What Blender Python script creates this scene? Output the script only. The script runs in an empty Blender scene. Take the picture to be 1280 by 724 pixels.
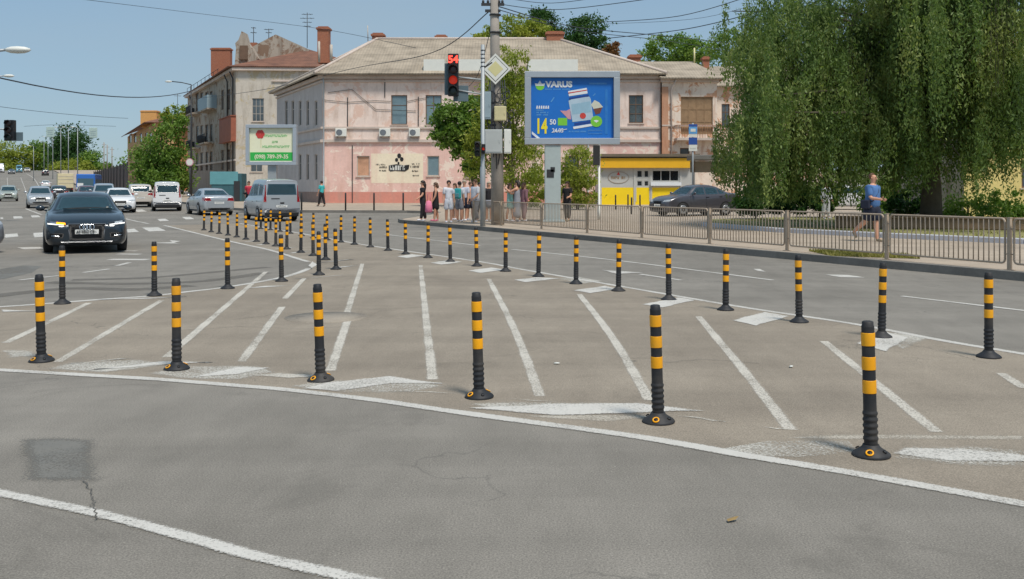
import bpy, bmesh, math, random
import numpy as np
from mathutils import Vector, Matrix
from mathutils.bvhtree import BVHTree
random.seed(7); RNG = np.random.default_rng(7)
R = math.radians
SC = bpy.context.scene; COL = SC.collection
CAMH, FOC, HOR = 1.58, 1200.0, 235.0
# ------------------------------------------------------------------ terrain profile (height depends on distance only)
_PY = [-60,45,60,70,85,100,120,150,175,200,220,240,260,290,320,350,365,400,600,3000]
_PZ = [0,0,.13,.24,.29,.36,.48,.8,1.15,1.72,2.4,3.3,4.4,5.9,7.1,7.9,8.0,7.4,4.0,2.0]
def P(Y): return float(np.interp(Y, _PY, _PZ))
def at(px, Y): return (px-640)/FOC*Y
def zz(py, Y): return CAMH-(py-HOR)/FOC*Y
def G(px, py, dz=0.0):
    """point where the sight line through a photo pixel meets the ground"""
    lo = 1.0; f = lambda Y: zz(py, Y)-P(Y)-dz
    Y = lo
    while f(Y) > 0 and Y < 420: Y *= 1.01
    a, b = Y/1.01, Y
    for _ in range(30):
        m = (a+b)/2
        if f(m) > 0: a = m
        else: b = m
    return Vector((at(px, b), b, P(b)+dz))
# ------------------------------------------------------------------ materials
def srgb(r, g, b):
    c = lambda v: (v/255/12.92) if v/255 <= .04045 else ((v/255+.055)/1.055)**2.4
    return (c(r), c(g), c(b), 1)
class NT:
    def __init__(s, name):
        s.m = bpy.data.materials.new(name); s.m.use_nodes = True
        s.t = s.m.node_tree; s.b = s.t.nodes['Principled BSDF']; s.out = s.t.nodes['Material Output']
    def n(s, typ, **kw):
        x = s.t.nodes.new(typ)
        for k, v in kw.items():
            if hasattr(x, k): setattr(x, k, v)
        return x
    def l(s, a, b): s.t.links.new(a, b)
    def noise(s, vec, scale, detail=4, rough=.55, dist=0.0):
        x = s.n('ShaderNodeTexNoise'); x.inputs['Scale'].default_value = scale
        x.inputs['Detail'].default_value = detail; x.inputs['Roughness'].default_value = rough
        x.inputs['Distortion'].default_value = dist; s.l(vec, x.inputs['Vector']); return x.outputs['Fac']
    def ramp(s, fac, stops):
        x = s.n('ShaderNodeValToRGB'); e = x.color_ramp.elements
        while len(e) < len(stops): e.new(.5)
        for q, (p, c) in zip(e, stops):
            q.position = p; q.color = c if len(c) == 4 else (*c, 1)
        s.l(fac, x.inputs['Fac']); return x.outputs['Color']
    def mix(s, fac, a, b, mode='MIX'):
        x = s.n('ShaderNodeMix', data_type='RGBA', blend_type=mode)
        for sock, v in ((x.inputs[0], fac), (x.inputs[6], a), (x.inputs[7], b)):
            if hasattr(v, 'links'): s.l(v, sock)
            elif isinstance(v, (int, float)): sock.default_value = v
            else: sock.default_value = v
        return x.outputs[2]
    def math(s, op, a, b=0.0, clamp=False):
        x = s.n('ShaderNodeMath', operation=op); x.use_clamp = clamp
        for i, v in enumerate((a, b)):
            if hasattr(v, 'links'): s.l(v, x.inputs[i])
            else: x.inputs[i].default_value = v
        return x.outputs[0]
    def bump(s, h, strength, dist=.01):
        x = s.n('ShaderNodeBump'); x.inputs['Strength'].default_value = strength; x.inputs['Distance'].default_value = dist
        s.l(h, x.inputs['Height']); s.l(x.outputs['Normal'], s.b.inputs['Normal'])
    def obj(s): return s.n('ShaderNodeTexCoord').outputs['Object']
    def pos(s): return s.n('ShaderNodeNewGeometry').outputs['Position']
    def scale(s, vec, sx, sy, sz):
        x = s.n('ShaderNodeMapping'); x.inputs['Scale'].default_value = (sx, sy, sz); s.l(vec, x.inputs['Vector']); return x.outputs[0]
def g(v): return (v, v, v, 1)
def mul(c, k): return (min(c[0]*k, 1), min(c[1]*k, 1), min(c[2]*k, 1), 1)
def mat(name, c, rough=.6, var=.18, scale=3.0, metal=0.0, bump=0.0, spec=None, dirt=0.0, coat=0.0, world=False):
    k = NT(name); v = k.pos() if world else k.obj()
    n1 = k.noise(v, scale, 6); n2 = k.noise(v, scale*9, 3)
    f = k.math('ADD', k.math('MULTIPLY', n1, .65), k.math('MULTIPLY', n2, .35))
    col = k.ramp(f, [(.3, mul(c, 1-var)), (.7, mul(c, 1+var))])
    if dirt:
        d = k.ramp(k.noise(v, scale*.5, 8, .7), [(.48, g(0)), (.72, g(dirt))])
        col = k.mix(d, col, srgb(92, 84, 74))
    k.l(col, k.b.inputs['Base Color']); k.b.inputs['Roughness'].default_value = rough; k.b.inputs['Metallic'].default_value = metal
    if spec is not None: k.b.inputs['Specular IOR Level'].default_value = spec
    if coat: k.b.inputs['Coat Weight'].default_value = coat; k.b.inputs['Coat Roughness'].default_value = .08
    if bump: k.bump(n2, bump)
    return k.m
def asphalt(name, ca, cb, speck=.5, tint=None):
    k = NT(name); v = k.pos()
    big = k.noise(v, .35, 5, .6); mid = k.noise(k.scale(v, 1, .35, 1), 2.6, 6, .65); fine = k.noise(v, 105, 3, .8); fine2 = k.noise(v, 260, 1, .5)
    col = k.ramp(k.math('ADD', k.math('MULTIPLY', big, .6), k.math('MULTIPLY', mid, .4)), [(.32, ca), (.68, cb)])
    col = k.mix(speck, col, k.ramp(fine, [(.32, g(.18)), (.5, g(.5)), (.70, g(.88))]), 'OVERLAY')
    vo = k.n('ShaderNodeTexVoronoi', feature='F1'); vo.inputs['Scale'].default_value = 26; k.l(v, vo.inputs['Vector'])
    chips = k.ramp(vo.outputs['Distance'], [(.06, g(1)), (.13, g(0))])
    sel = k.ramp(k.noise(v, 19, 2), [(.50, g(0)), (.58, g(1))])
    col = k.mix(k.math('MULTIPLY', k.math('MULTIPLY', chips, sel), .7), col, srgb(176, 172, 160))
    sel2 = k.ramp(k.noise(v, 13, 2), [(.60, g(0)), (.66, g(1))])
    col = k.mix(k.math('MULTIPLY', k.math('MULTIPLY', chips, sel2), .5), col, g(.03))
    mr_ = k.n('ShaderNodeMapping'); mr_.inputs['Rotation'].default_value = (0, 0, R(27)); mr_.inputs['Scale'].default_value = (.10, 1.5, 1); k.l(v, mr_.inputs['Vector'])
    lane = k.noise(mr_.outputs[0], 1.0, 5, .6); col = k.mix(.55, col, k.ramp(lane, [(.3, g(.40)), (.7, g(.60))]), 'OVERLAY')
    st = k.ramp(k.noise(v, .8, 8, .74, .9), [(.56, g(0)), (.70, g(.42))])
    col = k.mix(st, col, mul(ca, .62))
    vc = k.n('ShaderNodeTexVoronoi', feature='DISTANCE_TO_EDGE'); vc.inputs['Scale'].default_value = .42
    wob = k.n('ShaderNodeMixRGB') if False else k.n('ShaderNodeTexNoise'); wob.inputs['Scale'].default_value = 1.7; wob.inputs['Detail'].default_value = 6; k.l(v, wob.inputs['Vector'])
    vm = k.n('ShaderNodeVectorMath', operation='MULTIPLY_ADD'); k.l(wob.outputs['Color'], vm.inputs[0]); vm.inputs[1].default_value = (1.3, 1.3, 1.3); k.l(v, vm.inputs[2])
    k.l(vm.outputs[0], vc.inputs['Vector'])
    cr = k.ramp(vc.outputs['Distance'], [(.0, g(1)), (.006, g(0))])
    crs = k.ramp(k.noise(v, .33, 3), [(.52, g(0)), (.60, g(.55))])
    col = k.mix(k.math('MULTIPLY', cr, crs), col, g(.035))
    k.l(col, k.b.inputs['Base Color']); k.b.inputs['Roughness'].default_value = .86; k.b.inputs['Specular IOR Level'].default_value = .3
    k.bump(k.math('ADD', fine, fine2), .07, .005)
    return k.m
def paint(name, c, wear=.5, dirt=.35):
    """worn road paint: flakes away where noise is high"""
    k = NT(name); v = k.pos()
    n = k.math('ADD', k.math('MULTIPLY', k.noise(v, 62, 4, .8), .66), k.math('MULTIPLY', k.noise(v, 1.3, 4, .6), .34))
    at_ = k.n('ShaderNodeAttribute'); at_.attribute_name = 'fade'
    ed = k.math('ADD', at_.outputs['Fac'], k.math('MULTIPLY', k.math('SUBTRACT', .56-.3*wear, n), 4.6*(.35+wear)))
    a = k.ramp(ed, [(.12, g(0)), (.72, g(1))])
    col = k.mix(k.math('MULTIPLY', k.noise(v, 6, 6, .7), dirt), c, srgb(140, 132, 120))
    k.l(col, k.b.inputs['Base Color']); k.b.inputs['Roughness'].default_value = .7
    tr = k.n('ShaderNodeBsdfTransparent'); mx = k.n('ShaderNodeMixShader')
    k.l(a, mx.inputs[0]); k.l(tr.outputs[0], mx.inputs[1]); k.l(k.b.outputs[0], mx.inputs[2]); k.l(mx.outputs[0], k.out.inputs[0])
    return k.m
def leafmat(name, c1, c2, c3):
    k = NT(name); v = k.pos()
    f = k.math('ADD', k.math('MULTIPLY', k.noise(v, .55, 3), .6), k.math('MULTIPLY', k.noise(v, 6, 2), .4))
    col = k.ramp(f, [(.34, c1), (.5, c2), (.66, c3)])
    k.l(col, k.b.inputs['Base Color']); k.b.inputs['Roughness'].default_value = .55; k.b.inputs['Specular IOR Level'].default_value = .3
    tl = k.n('ShaderNodeBsdfTranslucent'); k.l(k.mix(1.0, col, (1.0, 1.15, .55, 1), 'MULTIPLY'), tl.inputs[0])
    mx = k.n('ShaderNodeMixShader'); mx.inputs[0].default_value = .38
    k.l(k.b.outputs[0], mx.inputs[1]); k.l(tl.outputs[0], mx.inputs[2]); k.l(mx.outputs[0], k.out.inputs[0])
    return k.m
def emit(name, c, s):
    k = NT(name); k.b.inputs['Base Color'].default_value = c; k.b.inputs['Emission Color'].default_value = c; k.b.inputs['Emission Strength'].default_value = s
    return k.m
def plaster(name, c, stain, amount=.5, peel=None, peelamt=.0, scale=.5):
    k = NT(name); v = k.obj()
    n1 = k.noise(v, scale, 7, .65); n2 = k.noise(v, 6, 5, .6)
    col = k.ramp(k.math('ADD', k.math('MULTIPLY', n1, .6), k.math('MULTIPLY', n2, .4)), [(.33, mul(c, .86)), (.66, mul(c, 1.1))])
    s = k.ramp(k.noise(k.scale(v, 1.6, 1.6, .28), .9, 8, .7, .4), [(.5, g(0)), (.72, g(amount))])
    col = k.mix(s, col, stain)
    if peel:
        p = k.ramp(k.noise(v, .8, 9, .7, .6), [(.60-peelamt*.12, g(0)), (.625-peelamt*.12, g(.85))])
        col = k.mix(p, col, peel)
    k.l(col, k.b.inputs['Base Color']); k.b.inputs['Roughness'].default_value = .9; k.b.inputs['Specular IOR Level'].default_value = .15
    k.bump(n2, .25, .02); return k.m
def corrugated(name, c, c2, freq, rot=0):
    k = NT(name); v = k.obj()
    w = k.n('ShaderNodeTexWave', wave_type='BANDS', bands_direction='X'); w.inputs['Scale'].default_value = freq; k.l(v, w.inputs['Vector'])
    w2 = k.n('ShaderNodeTexWave', wave_type='BANDS', bands_direction='Y'); w2.inputs['Scale'].default_value = .18; w2.inputs['Distortion'].default_value = .6; k.l(v, w2.inputs['Vector'])
    f = k.noise(v, .7, 8, .65); col = k.ramp(f, [(.33, c2), (.62, c)])
    col = k.mix(k.ramp(w2.outputs['Fac'], [(.0, g(.25)), (.1, g(0))]), col, mul(c2, .6))
    k.l(col, k.b.inputs['Base Color']); k.b.inputs['Roughness'].default_value = .9
    k.bump(w.outputs['Fac'], .6, .05); return k.m
def bricks(name, c1, c2, mortar, scale=4):
    k = NT(name); v = k.n('ShaderNodeTexCoord').outputs['Object']
    mp = k.n('ShaderNodeMapping'); mp.inputs['Rotation'].default_value = (R(90), 0, 0); k.l(v, mp.inputs['Vector'])
    b = k.n('ShaderNodeTexBrick'); b.inputs['Scale'].default_value = scale; b.inputs['Color1'].default_value = c1; b.inputs['Color2'].default_value = c2; b.inputs['Mortar'].default_value = mortar
    k.l(mp.outputs[0], b.inputs['Vector']); col = k.mix(k.math('MULTIPLY', k.noise(v, 2, 6), .4), b.outputs['Color'], mul(c1, .5))
    k.l(col, k.b.inputs['Base Color']); k.b.inputs['Roughness'].default_value = .9; return k.m
# ------------------------------------------------------------------ mesh building
class MB:
    def __init__(s): s.bm = bmesh.new(); s.mi = 0
    def face(s, vs):
        try:
            f = s.bm.faces.new(vs); f.material_index = s.mi; return f
        except ValueError: return None
    def poly(s, pts): return s.face([s.bm.verts.new(p) for p in pts])
    def box(s, c, d, rz=0.0, bev=0.0, rx=0.0, ry=0.0):
        M = Matrix.Translation(c) @ Matrix.Rotation(rz, 4, 'Z') @ Matrix.Rotation(ry, 4, 'Y') @ Matrix.Rotation(rx, 4, 'X') @ Matrix.Diagonal((*d, 1))
        r = bmesh.ops.create_cube(s.bm, size=1, matrix=M)
        fs = {f for v in r['verts'] for f in v.link_faces}
        for f in fs: f.material_index = s.mi
        if bev:
            es = {e for v in r['verts'] for e in v.link_edges}
            q = bmesh.ops.bevel(s.bm, geom=list(es), offset=bev, segments=2, affect='EDGES', profile=.5)
            for f in q['faces']: f.material_index = s.mi
        return s
    def tube(s, pts, rad, n=8, cap=True):
        pts = [Vector(p) for p in pts]; m = len(pts)
        rad = rad if isinstance(rad, (list, tuple)) else [rad]*m
        rings = []; prev = None
        for i, p in enumerate(pts):
            d = (pts[min(i+1, m-1)]-pts[max(i-1, 0)]).normalized()
            if prev is None:
                u = d.cross(Vector((0, 0, 1)));
                if u.length < .1: u = d.cross(Vector((1, 0, 0)))
            else: u = prev-d*prev.dot(d)
            u.normalize(); w = d.cross(u); prev = u
            rings.append([s.bm.verts.new(p+(u*math.cos(2*math.pi*k/n)+w*math.sin(2*math.pi*k/n))*rad[i]) for k in range(n)])
        for a, b in zip(rings, rings[1:]):
            for k in range(n):
                f = s.face((a[k], a[(k+1) % n], b[(k+1) % n], b[k]))
                if f: f.smooth = True
        if cap: s.face(rings[0][::-1]); s.face(rings[-1])
        return s
    def lathe(s, prof, n=16, c=(0, 0, 0), M=None):
        """profile of (radius, height) about Z, optionally moved by M"""
        M = M or Matrix.Translation(c); rings = []
        for r, h in prof:
            rings.append([s.bm.verts.new(M @ Vector((r*math.cos(2*math.pi*k/n), r*math.sin(2*math.pi*k/n), h))) for k in range(n)])
        for a, b in zip(rings, rings[1:]):
            for k in range(n):
                f = s.face((a[k], a[(k+1) % n], b[(k+1) % n], b[k]))
                if f: f.smooth = True
        s.face(rings[0][::-1]); s.face(rings[-1]); return s
    def prism(s, pts, vec):
        """extrude a planar outline (3-D points) by a vector"""
        vec = Vector(vec); a = [s.bm.verts.new(p) for p in pts]; b = [s.bm.verts.new(Vector(p)+vec) for p in pts]; n = len(pts)
        s.face(a[::-1]); s.face(b)
        for k in range(n): s.face((a[k], a[(k+1) % n], b[(k+1) % n], b[k]))
        return s
    def ball(s, c, r, sub=2, sc=(1, 1, 1)):
        q = bmesh.ops.create_icosphere(s.bm, subdivisions=sub, radius=r, matrix=Matrix.Translation(c) @ Matrix.Diagonal((*sc, 1)))
        for v in q['verts']:
            for f in v.link_faces: f.smooth = True; f.material_index = s.mi
        return s
    def build(s, name, m, parent=None, loc=None, rz=0.0, recalc=True):
        if recalc: bmesh.ops.recalc_face_normals(s.bm, faces=s.bm.faces[:])
        me = bpy.data.meshes.new(name); s.bm.to_mesh(me); s.bm.free()
        for x in (m if isinstance(m, (list, tuple)) else [m]): me.materials.append(x)
        return link(name, me, parent, loc, rz)
def link(name, me, parent=None, loc=None, rz=0.0):
    o = bpy.data.objects.new(name, me); COL.objects.link(o)
    if parent: o.parent = parent
    if loc is not None: o.location = loc
    o.rotation_euler.z = rz; return o
def tag(o, label=None, cat=None, group=None, kind=None):
    if label: o['label'] = label
    if cat: o['category'] = cat
    if group: o['group'] = group
    if kind: o['kind'] = kind
    return o
def thing(name, label, cat, loc=(0, 0, 0), rz=0.0, group=None):
    o = bpy.data.objects.new(name, None); COL.objects.link(o); o.location = loc; o.rotation_euler.z = rz; o.empty_display_size = .2
    return tag(o, label, cat, group)
KIDS = {}
def copy_tree(o, parent=None):
    c = o.copy(); COL.objects.link(c)
    if parent: c.parent = parent
    for ch in list(o.children): copy_tree(ch, c)
    return c
def text_mesh(s, size, m, parent, loc, rot, depth=.004, align='LEFT', name='lettering', sx=1.0, bold=0.0):
    cu = bpy.data.curves.new('t', 'FONT'); cu.body = s; cu.size = size; cu.extrude = depth; cu.align_x = align; cu.resolution_u = 3; cu.offset = bold
    t = bpy.data.objects.new('t', cu); COL.objects.link(t)
    dg = bpy.context.evaluated_depsgraph_get(); me = bpy.data.meshes.new_from_object(t.evaluated_get(dg))
    bpy.data.objects.remove(t); bpy.data.curves.remove(cu)
    me.materials.clear(); me.materials.append(m); me.name = name
    o = link(name, me, parent, loc); o.rotation_euler = rot; o.scale = (sx, 1, 1); return o
def sheet(name, pts, dz, m, label=None, kind='structure'):
    """flat polygon (list of x, y) laid over the terrain profile"""
    bm = bmesh.new(); bm.faces.new([bm.verts.new((p[0], p[1], 0)) for p in pts])
    drape(bm, dz); me = bpy.data.meshes.new(name); bm.to_mesh(me); bm.free(); me.materials.append(m)
    o = link(name, me); o['kind'] = kind
    if label: o['label'] = label
    return o
def drape(bm, dz):
    bmesh.ops.triangulate(bm, faces=bm.faces[:])
    ys = [v.co.y for v in bm.verts]; lo, hi = min(ys), max(ys)
    for y in _PY:
        if lo < y < hi:
            bmesh.ops.bisect_plane(bm, geom=bm.verts[:]+bm.edges[:]+bm.faces[:], plane_co=(0, y, 0), plane_no=(0, 1, 0))
    for v in bm.verts: v.co.z = P(v.co.y)+dz
    bmesh.ops.recalc_face_normals(bm, faces=bm.faces[:])
    for f in bm.faces:
        if f.normal.z < 0: f.normal_flip()
def px_poly(pts): return [tuple(G(*p)[:2]) for p in pts]
def ribbon(bm, pts, w):
    pts = [Vector((p[0], p[1])) for p in pts]; L = []
    for i, p in enumerate(pts):
        d = (pts[min(i+1, len(pts)-1)]-pts[max(i-1, 0)]).normalized(); nrm = Vector((-d.y, d.x))
        e = min(.022, w*.22); L.append([p+nrm*q for q in (w/2+e*.5, w/2-e, -w/2+e, -w/2-e*.5)])
    lay = bm.verts.layers.float.get('fade') or bm.verts.layers.float.new('fade'); vs = []
    for i, row in enumerate(L):
        r = [bm.verts.new((*q, 0)) for q in row]; vs.append(r)
        for v, f in zip(r, (0, 1, 1, 0)): v[lay] = f
    for a, b in zip(vs, vs[1:]):
        for k in range(3): bm.faces.new((a[k], a[k+1], b[k+1], b[k]))
def patchpoly(bm, pts, fe):
    lay = bm.verts.layers.float.get('fade') or bm.verts.layers.float.new('fade'); pts = [Vector((p[0], p[1])) for p in pts]; n = len(pts); area = sum(pts[i].cross(pts[(i+1) % n]) if hasattr(pts[i], 'cross') else 0 for i in range(n))
    sg = 1 if area > 0 else -1; inn = []; rj = random.Random(int(pts[0].x*977)); den = []
    for i in range(n):
        a_, b_ = pts[i], pts[(i+1) % n]; m_ = max(2, min(9, int((b_-a_).length/.12))); nn = Vector((-(b_-a_).y, (b_-a_).x)).normalized(); jj = min(.014, (b_-a_).length*.02, abs(area)/sum((pts[(q+1) % n]-pts[q]).length for q in range(n))*.12)
        den += [a_]+[a_.lerp(b_, q_/m_)+nn*max(-jj, min(jj, rj.gauss(0, jj))) for q_ in range(1, m_)]
    fe = min(fe, .55*abs(area)/max(1e-6, sum((pts[(i+1) % n]-pts[i]).length for i in range(n))))
    if fe < .06: pts = den; n = len(pts)
    for i, p in enumerate(pts):
        d1, d2 = (p-pts[i-1]).normalized(), (pts[(i+1) % n]-p).normalized(); n1, n2 = Vector((-d1.y, d1.x))*sg, Vector((-d2.y, d2.x))*sg; b = n1+n2
        b = b.normalized() if b.length > .05 else n1; s = fe/max(.35, b.dot(n1)); inn.append(p+b*min(s, fe*1.8))
    ok = all((inn[(i+1) % n]-inn[i]).dot(pts[(i+1) % n]-pts[i]) > 0 for i in range(n)) and n < 200
    if not ok:
        for v in (f_ := bm.faces.new([bm.verts.new((*p, 0)) for p in pts])).verts: v[lay] = .85
        return
    o = [bm.verts.new((*p, 0)) for p in pts]; q = [bm.verts.new((*p, 0)) for p in inn]
    for v in o: v[lay] = 0
    for v in q: v[lay] = 1
    try: bm.faces.new(q)
    except ValueError: pass
    for i in range(n):
        bm.faces.new((o[i], o[(i+1) % n], q[(i+1) % n], q[i]))
def catmull(pts, n):
    pts = [np.array(p, float) for p in pts]; out = []
    for i in range(len(pts)-1):
        p0, p1, p2, p3 = pts[max(i-1, 0)], pts[i], pts[i+1], pts[min(i+2, len(pts)-1)]
        for k in range(n):
            t = k/n; out.append(.5*((2*p1)+(-p0+p2)*t+(2*p0-5*p1+4*p2-p3)*t*t+(-p0+3*p1-3*p2+p3)*t**3))
    out.append(pts[-1]); return out
# ------------------------------------------------------------------ palette
M = {}
M['road'] = asphalt('asphalt_road', srgb(114, 109, 101), srgb(141, 135, 126), .7)
M['island'] = asphalt('asphalt_island', srgb(127, 117, 104), srgb(153, 142, 127), .62)
M['patch'] = asphalt('road_tone_patch', srgb(118, 116, 112), srgb(134, 131, 126), .3)
M['walk'] = asphalt('pavement_surface', srgb(156, 142, 126), srgb(184, 168, 150), .35)
M['earth'] = mat('dry_earth', srgb(128, 122, 88), .95, .25, .3)
M['kerb'] = mat('kerb_concrete', srgb(118, 114, 108), .9, .25, 1.5, bump=.3)
M['palekerb'] = mat('pale_kerb', srgb(190, 190, 195), .9, .2, 2)
M['white'] = paint('road_paint_white', srgb(208, 204, 196), .42, .4)
M['worn'] = paint('road_paint_worn', srgb(208, 201, 188), .50, .35)
M['fresh'] = paint('road_paint_fresh', srgb(212, 208, 200), .42, .4)
M['dust'] = paint('road_dust', srgb(190, 181, 166), .52, .3)
M['skid'] = paint('tyre_marks', srgb(112, 106, 97), .62, .1)
M['rubber'] = mat('black_rubber', srgb(40, 41, 44), .6, .2, 5, spec=.4, dirt=.45, world=True)
M['yellow'] = mat('yellow_reflective', srgb(252, 170, 10), .4, .12, 4, spec=.5, dirt=.35, world=True)
M['mh'] = asphalt('asphalt_worn_iron', srgb(138, 128, 116), srgb(160, 150, 136), .5)
M['iron'] = mat('cast_iron', srgb(104, 98, 90), .7, .2, 6)
M['rail'] = mat('railing_paint', srgb(176, 157, 136), .6, .15, 4)
M['galv'] = mat('galvanised_steel', srgb(165, 170, 172), .5, .1, 3, metal=.3)
M['darkm'] = mat('dark_metal', srgb(52, 52, 54), .5, .1, 4)
M['concrete'] = mat('pole_concrete', srgb(154, 146, 137), .9, .18, 2, bump=.3)
M['chrome'] = mat('chrome', srgb(215, 218, 222), .22, .03, 3, metal=.9)
M['glass'] = mat('car_glass_sky_tint', srgb(62, 92, 104), .06, .1, 1, spec=.9)  # blue-teal base colour paints in the sky reflection
M['black'] = mat('black_plastic', srgb(24, 24, 26), .5, .1, 4)
M['tyre'] = mat('tyre_rubber', srgb(30, 30, 31), .8, .1, 8)
M['rim'] = mat('alloy_rim', srgb(165, 167, 170), .35, .08, 4, metal=.6)
M['plate'] = mat('plate_white', srgb(226, 226, 222), .5, .03, 4)
M['ink'] = mat('black_ink', srgb(28, 28, 30), .6, .05, 4)
M['red'] = mat('tail_light_red', srgb(176, 24, 28), .25, .1, 6, coat=.5)
M['lamp'] = mat('headlight_lens', srgb(220, 226, 230), .12, .1, 8, coat=.6)
M['lampd'] = mat('headlight_dark', srgb(70, 74, 80), .15, .2, 8, coat=.6)
M['amber'] = emit('turn_signal_amber', srgb(255, 176, 40), .9)
M['drl'] = emit('daytime_lamp', (1, 1, .97, 1), .35)
def carpaint(name, c, metal=.25): return mat(name, c, .28, .04, 2, metal=metal, coat=.8)
M['navy'] = carpaint('car_paint_navy', srgb(26, 38, 48)); M['silver'] = carpaint('car_paint_silver', srgb(176, 180, 184), .4)
M['cwhite'] = carpaint('car_paint_white', srgb(226, 226, 226), 0); M['ccream'] = carpaint('car_paint_cream', srgb(204, 194, 182), .1)
M['cdark'] = carpaint('car_paint_dark', srgb(58, 50, 54)); M['cgrey'] = carpaint('car_paint_grey', srgb(120, 122, 126), .3)
M['cred'] = carpaint('car_paint_maroon', srgb(98, 48, 50)); M['bblue'] = carpaint('bus_paint_blue', srgb(38, 104, 190), 0)
M['cteal'] = carpaint('van_paint_teal', srgb(96, 150, 165), 0); M['tarp'] = mat('truck_tarpaulin', srgb(216, 202, 164), .8, .08, 2)
M['trim'] = mat('cornice_plaster', srgb(206, 190, 178), .9, .15, 1.5, dirt=.45)
M['pink'] = plaster('pink_plaster', srgb(232, 212, 200), srgb(184, 156, 138), .75, srgb(222, 188, 170), .5)
M['pinklow'] = plaster('pink_plaster_low', srgb(232, 194, 182), srgb(208, 164, 146), .7, srgb(240, 224, 208), .5)
M['dado'] = plaster('red_dado', srgb(214, 146, 130), srgb(186, 150, 136), .85)
M['cream'] = plaster('cream_plaster', srgb(230, 214, 198), srgb(176, 124, 92), .85, srgb(198, 144, 108), .6)
M['pinkshade'] = plaster('shaded_side_plaster', srgb(196, 188, 184), srgb(160, 148, 138), .5)  # shade of the pink building's side face put into the plaster colour
M['old'] = plaster('old_grey_plaster', srgb(176, 164, 150), srgb(122, 106, 92), .85, srgb(132, 104, 84), .5)
M['oldc'] = plaster('old_cream_plaster', srgb(202, 193, 180), srgb(150, 136, 118), .8, srgb(188, 172, 140), .45)
M['far'] = plaster('ochre_plaster', srgb(206, 166, 124), srgb(160, 120, 90), .5)
M['yel'] = plaster('yellow_plaster', srgb(240, 218, 150), srgb(220, 190, 130), .3)
M['roof'] = corrugated('roof_sheets_beige', srgb(174, 160, 141), srgb(138, 126, 110), 1.3)
M['rroof'] = corrugated('roof_sheets_rust', srgb(136, 94, 74), srgb(104, 72, 58), 1.3)
M['brick'] = bricks('chimney_brick', srgb(176, 104, 72), srgb(156, 88, 62), srgb(160, 140, 124), 4)
M['pane'] = mat('window_glass', srgb(78, 86, 90), .12, .6, .9, spec=.8)
M['paneb'] = mat('window_glass_blue', srgb(112, 134, 142), .2, .2, 1.2, spec=.7)
M['wood'] = mat('weathered_wood', srgb(150, 122, 92), .85, .25, 3)
M['wframe'] = mat('window_frame_paint', srgb(186, 176, 164), .7, .15, 3)
M['brown'] = mat('brown_frame', srgb(112, 88, 70), .8, .2, 3)
M['mural'] = plaster('mural_wall_paint', srgb(238, 224, 198), srgb(230, 200, 178), .6)
M['kyel'] = mat('kiosk_yellow', srgb(250, 214, 24), .5, .06, 1.5)
M['kora'] = mat('kiosk_fascia', srgb(234, 178, 34), .5, .08, 1.5)
M['kgrey'] = mat('kiosk_grey', srgb(186, 186, 182), .6, .06, 1.5)
M['board'] = mat('billboard_frame', srgb(168, 176, 184), .45, .06, 1.5, metal=.2)
M['pblue'] = mat('poster_blue', srgb(22, 110, 198), .45, .08, .7)
M['pwhite'] = mat('poster_white', srgb(226, 230, 234), .5, .04, 2)
M['pgreen'] = mat('poster_green', srgb(122, 200, 62), .5, .05, 2)
M['pyellow'] = mat('poster_yellow', srgb(240, 220, 40), .5, .05, 2)
M['pred'] = mat('poster_red', srgb(200, 66, 60), .5, .15, 4)
M['pdark'] = mat('poster_navy', srgb(24, 64, 140), .5, .05, 2)
M['plight'] = mat('poster_pale_blue', srgb(96, 160, 214), .5, .05, 2)
M['pink2'] = mat('poster_pink', srgb(206, 150, 160), .5, .15, 4)
M['pcream'] = mat('poster_cream', srgb(234, 232, 200), .5, .06, 1.2)
M['pgr2'] = mat('poster_deep_green', srgb(52, 178, 76), .5, .06, 2)
M['pbrown'] = mat('poster_brown', srgb(120, 70, 54), .5, .1, 4)
M['teal'] = mat('teal_panel', srgb(100, 156, 162), .6, .12, 1.5)
M['winpic'] = mat('window_picture', srgb(196, 150, 120), .6, .35, 1.5)
M['orange'] = mat('orange_banner', srgb(152, 88, 66), .7, .2, 1.5)
M['signw'] = mat('sign_white', srgb(222, 222, 214), .5, .05, 3)
M['signy'] = mat('sign_yellow', srgb(212, 204, 150), .5, .05, 3)
M['signb'] = mat('sign_blue', srgb(48, 84, 158), .5, .08, 3)
M['tlback'] = mat('signal_backplate', srgb(92, 110, 118), .6, .08, 3)
M['cab'] = mat('cabinet_bluegrey', srgb(146, 164, 172), .6, .1, 3); M['cabw'] = mat('cabinet_grey', srgb(176, 180, 178), .6, .08, 3); M['cabc'] = mat('cabinet_cream', srgb(204, 194, 150), .6, .1, 3)
M['redlamp'] = emit('red_signal', (1, .05, .03, 1), 2.2); M['redglow'] = emit('orange_red_signal', (.55, .03, .012, 1), .35)
M['lensd'] = mat('dark_signal_lens', srgb(54, 30, 30), .3, .1, 4); M['lensg'] = mat('dark_green_lens', srgb(24, 42, 40), .3, .1, 4)
M['limb'] = mat('limb_bark', srgb(92, 84, 72), .95, .3, 3)
M['bark'] = mat('tree_bark', srgb(104, 92, 80), .95, .3, 3, bump=.5); M['birch'] = mat('pale_bark', srgb(150, 142, 130), .9, .35, 2, bump=.4)
M['lf_big'] = leafmat('weeping_leaves', srgb(60, 84, 44), srgb(110, 132, 70), srgb(166, 172, 106))
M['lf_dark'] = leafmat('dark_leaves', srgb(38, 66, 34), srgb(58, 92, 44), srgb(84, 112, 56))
M['lf_mid'] = leafmat('green_leaves', srgb(74, 104, 44), srgb(108, 138, 58), srgb(144, 164, 80))
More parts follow.
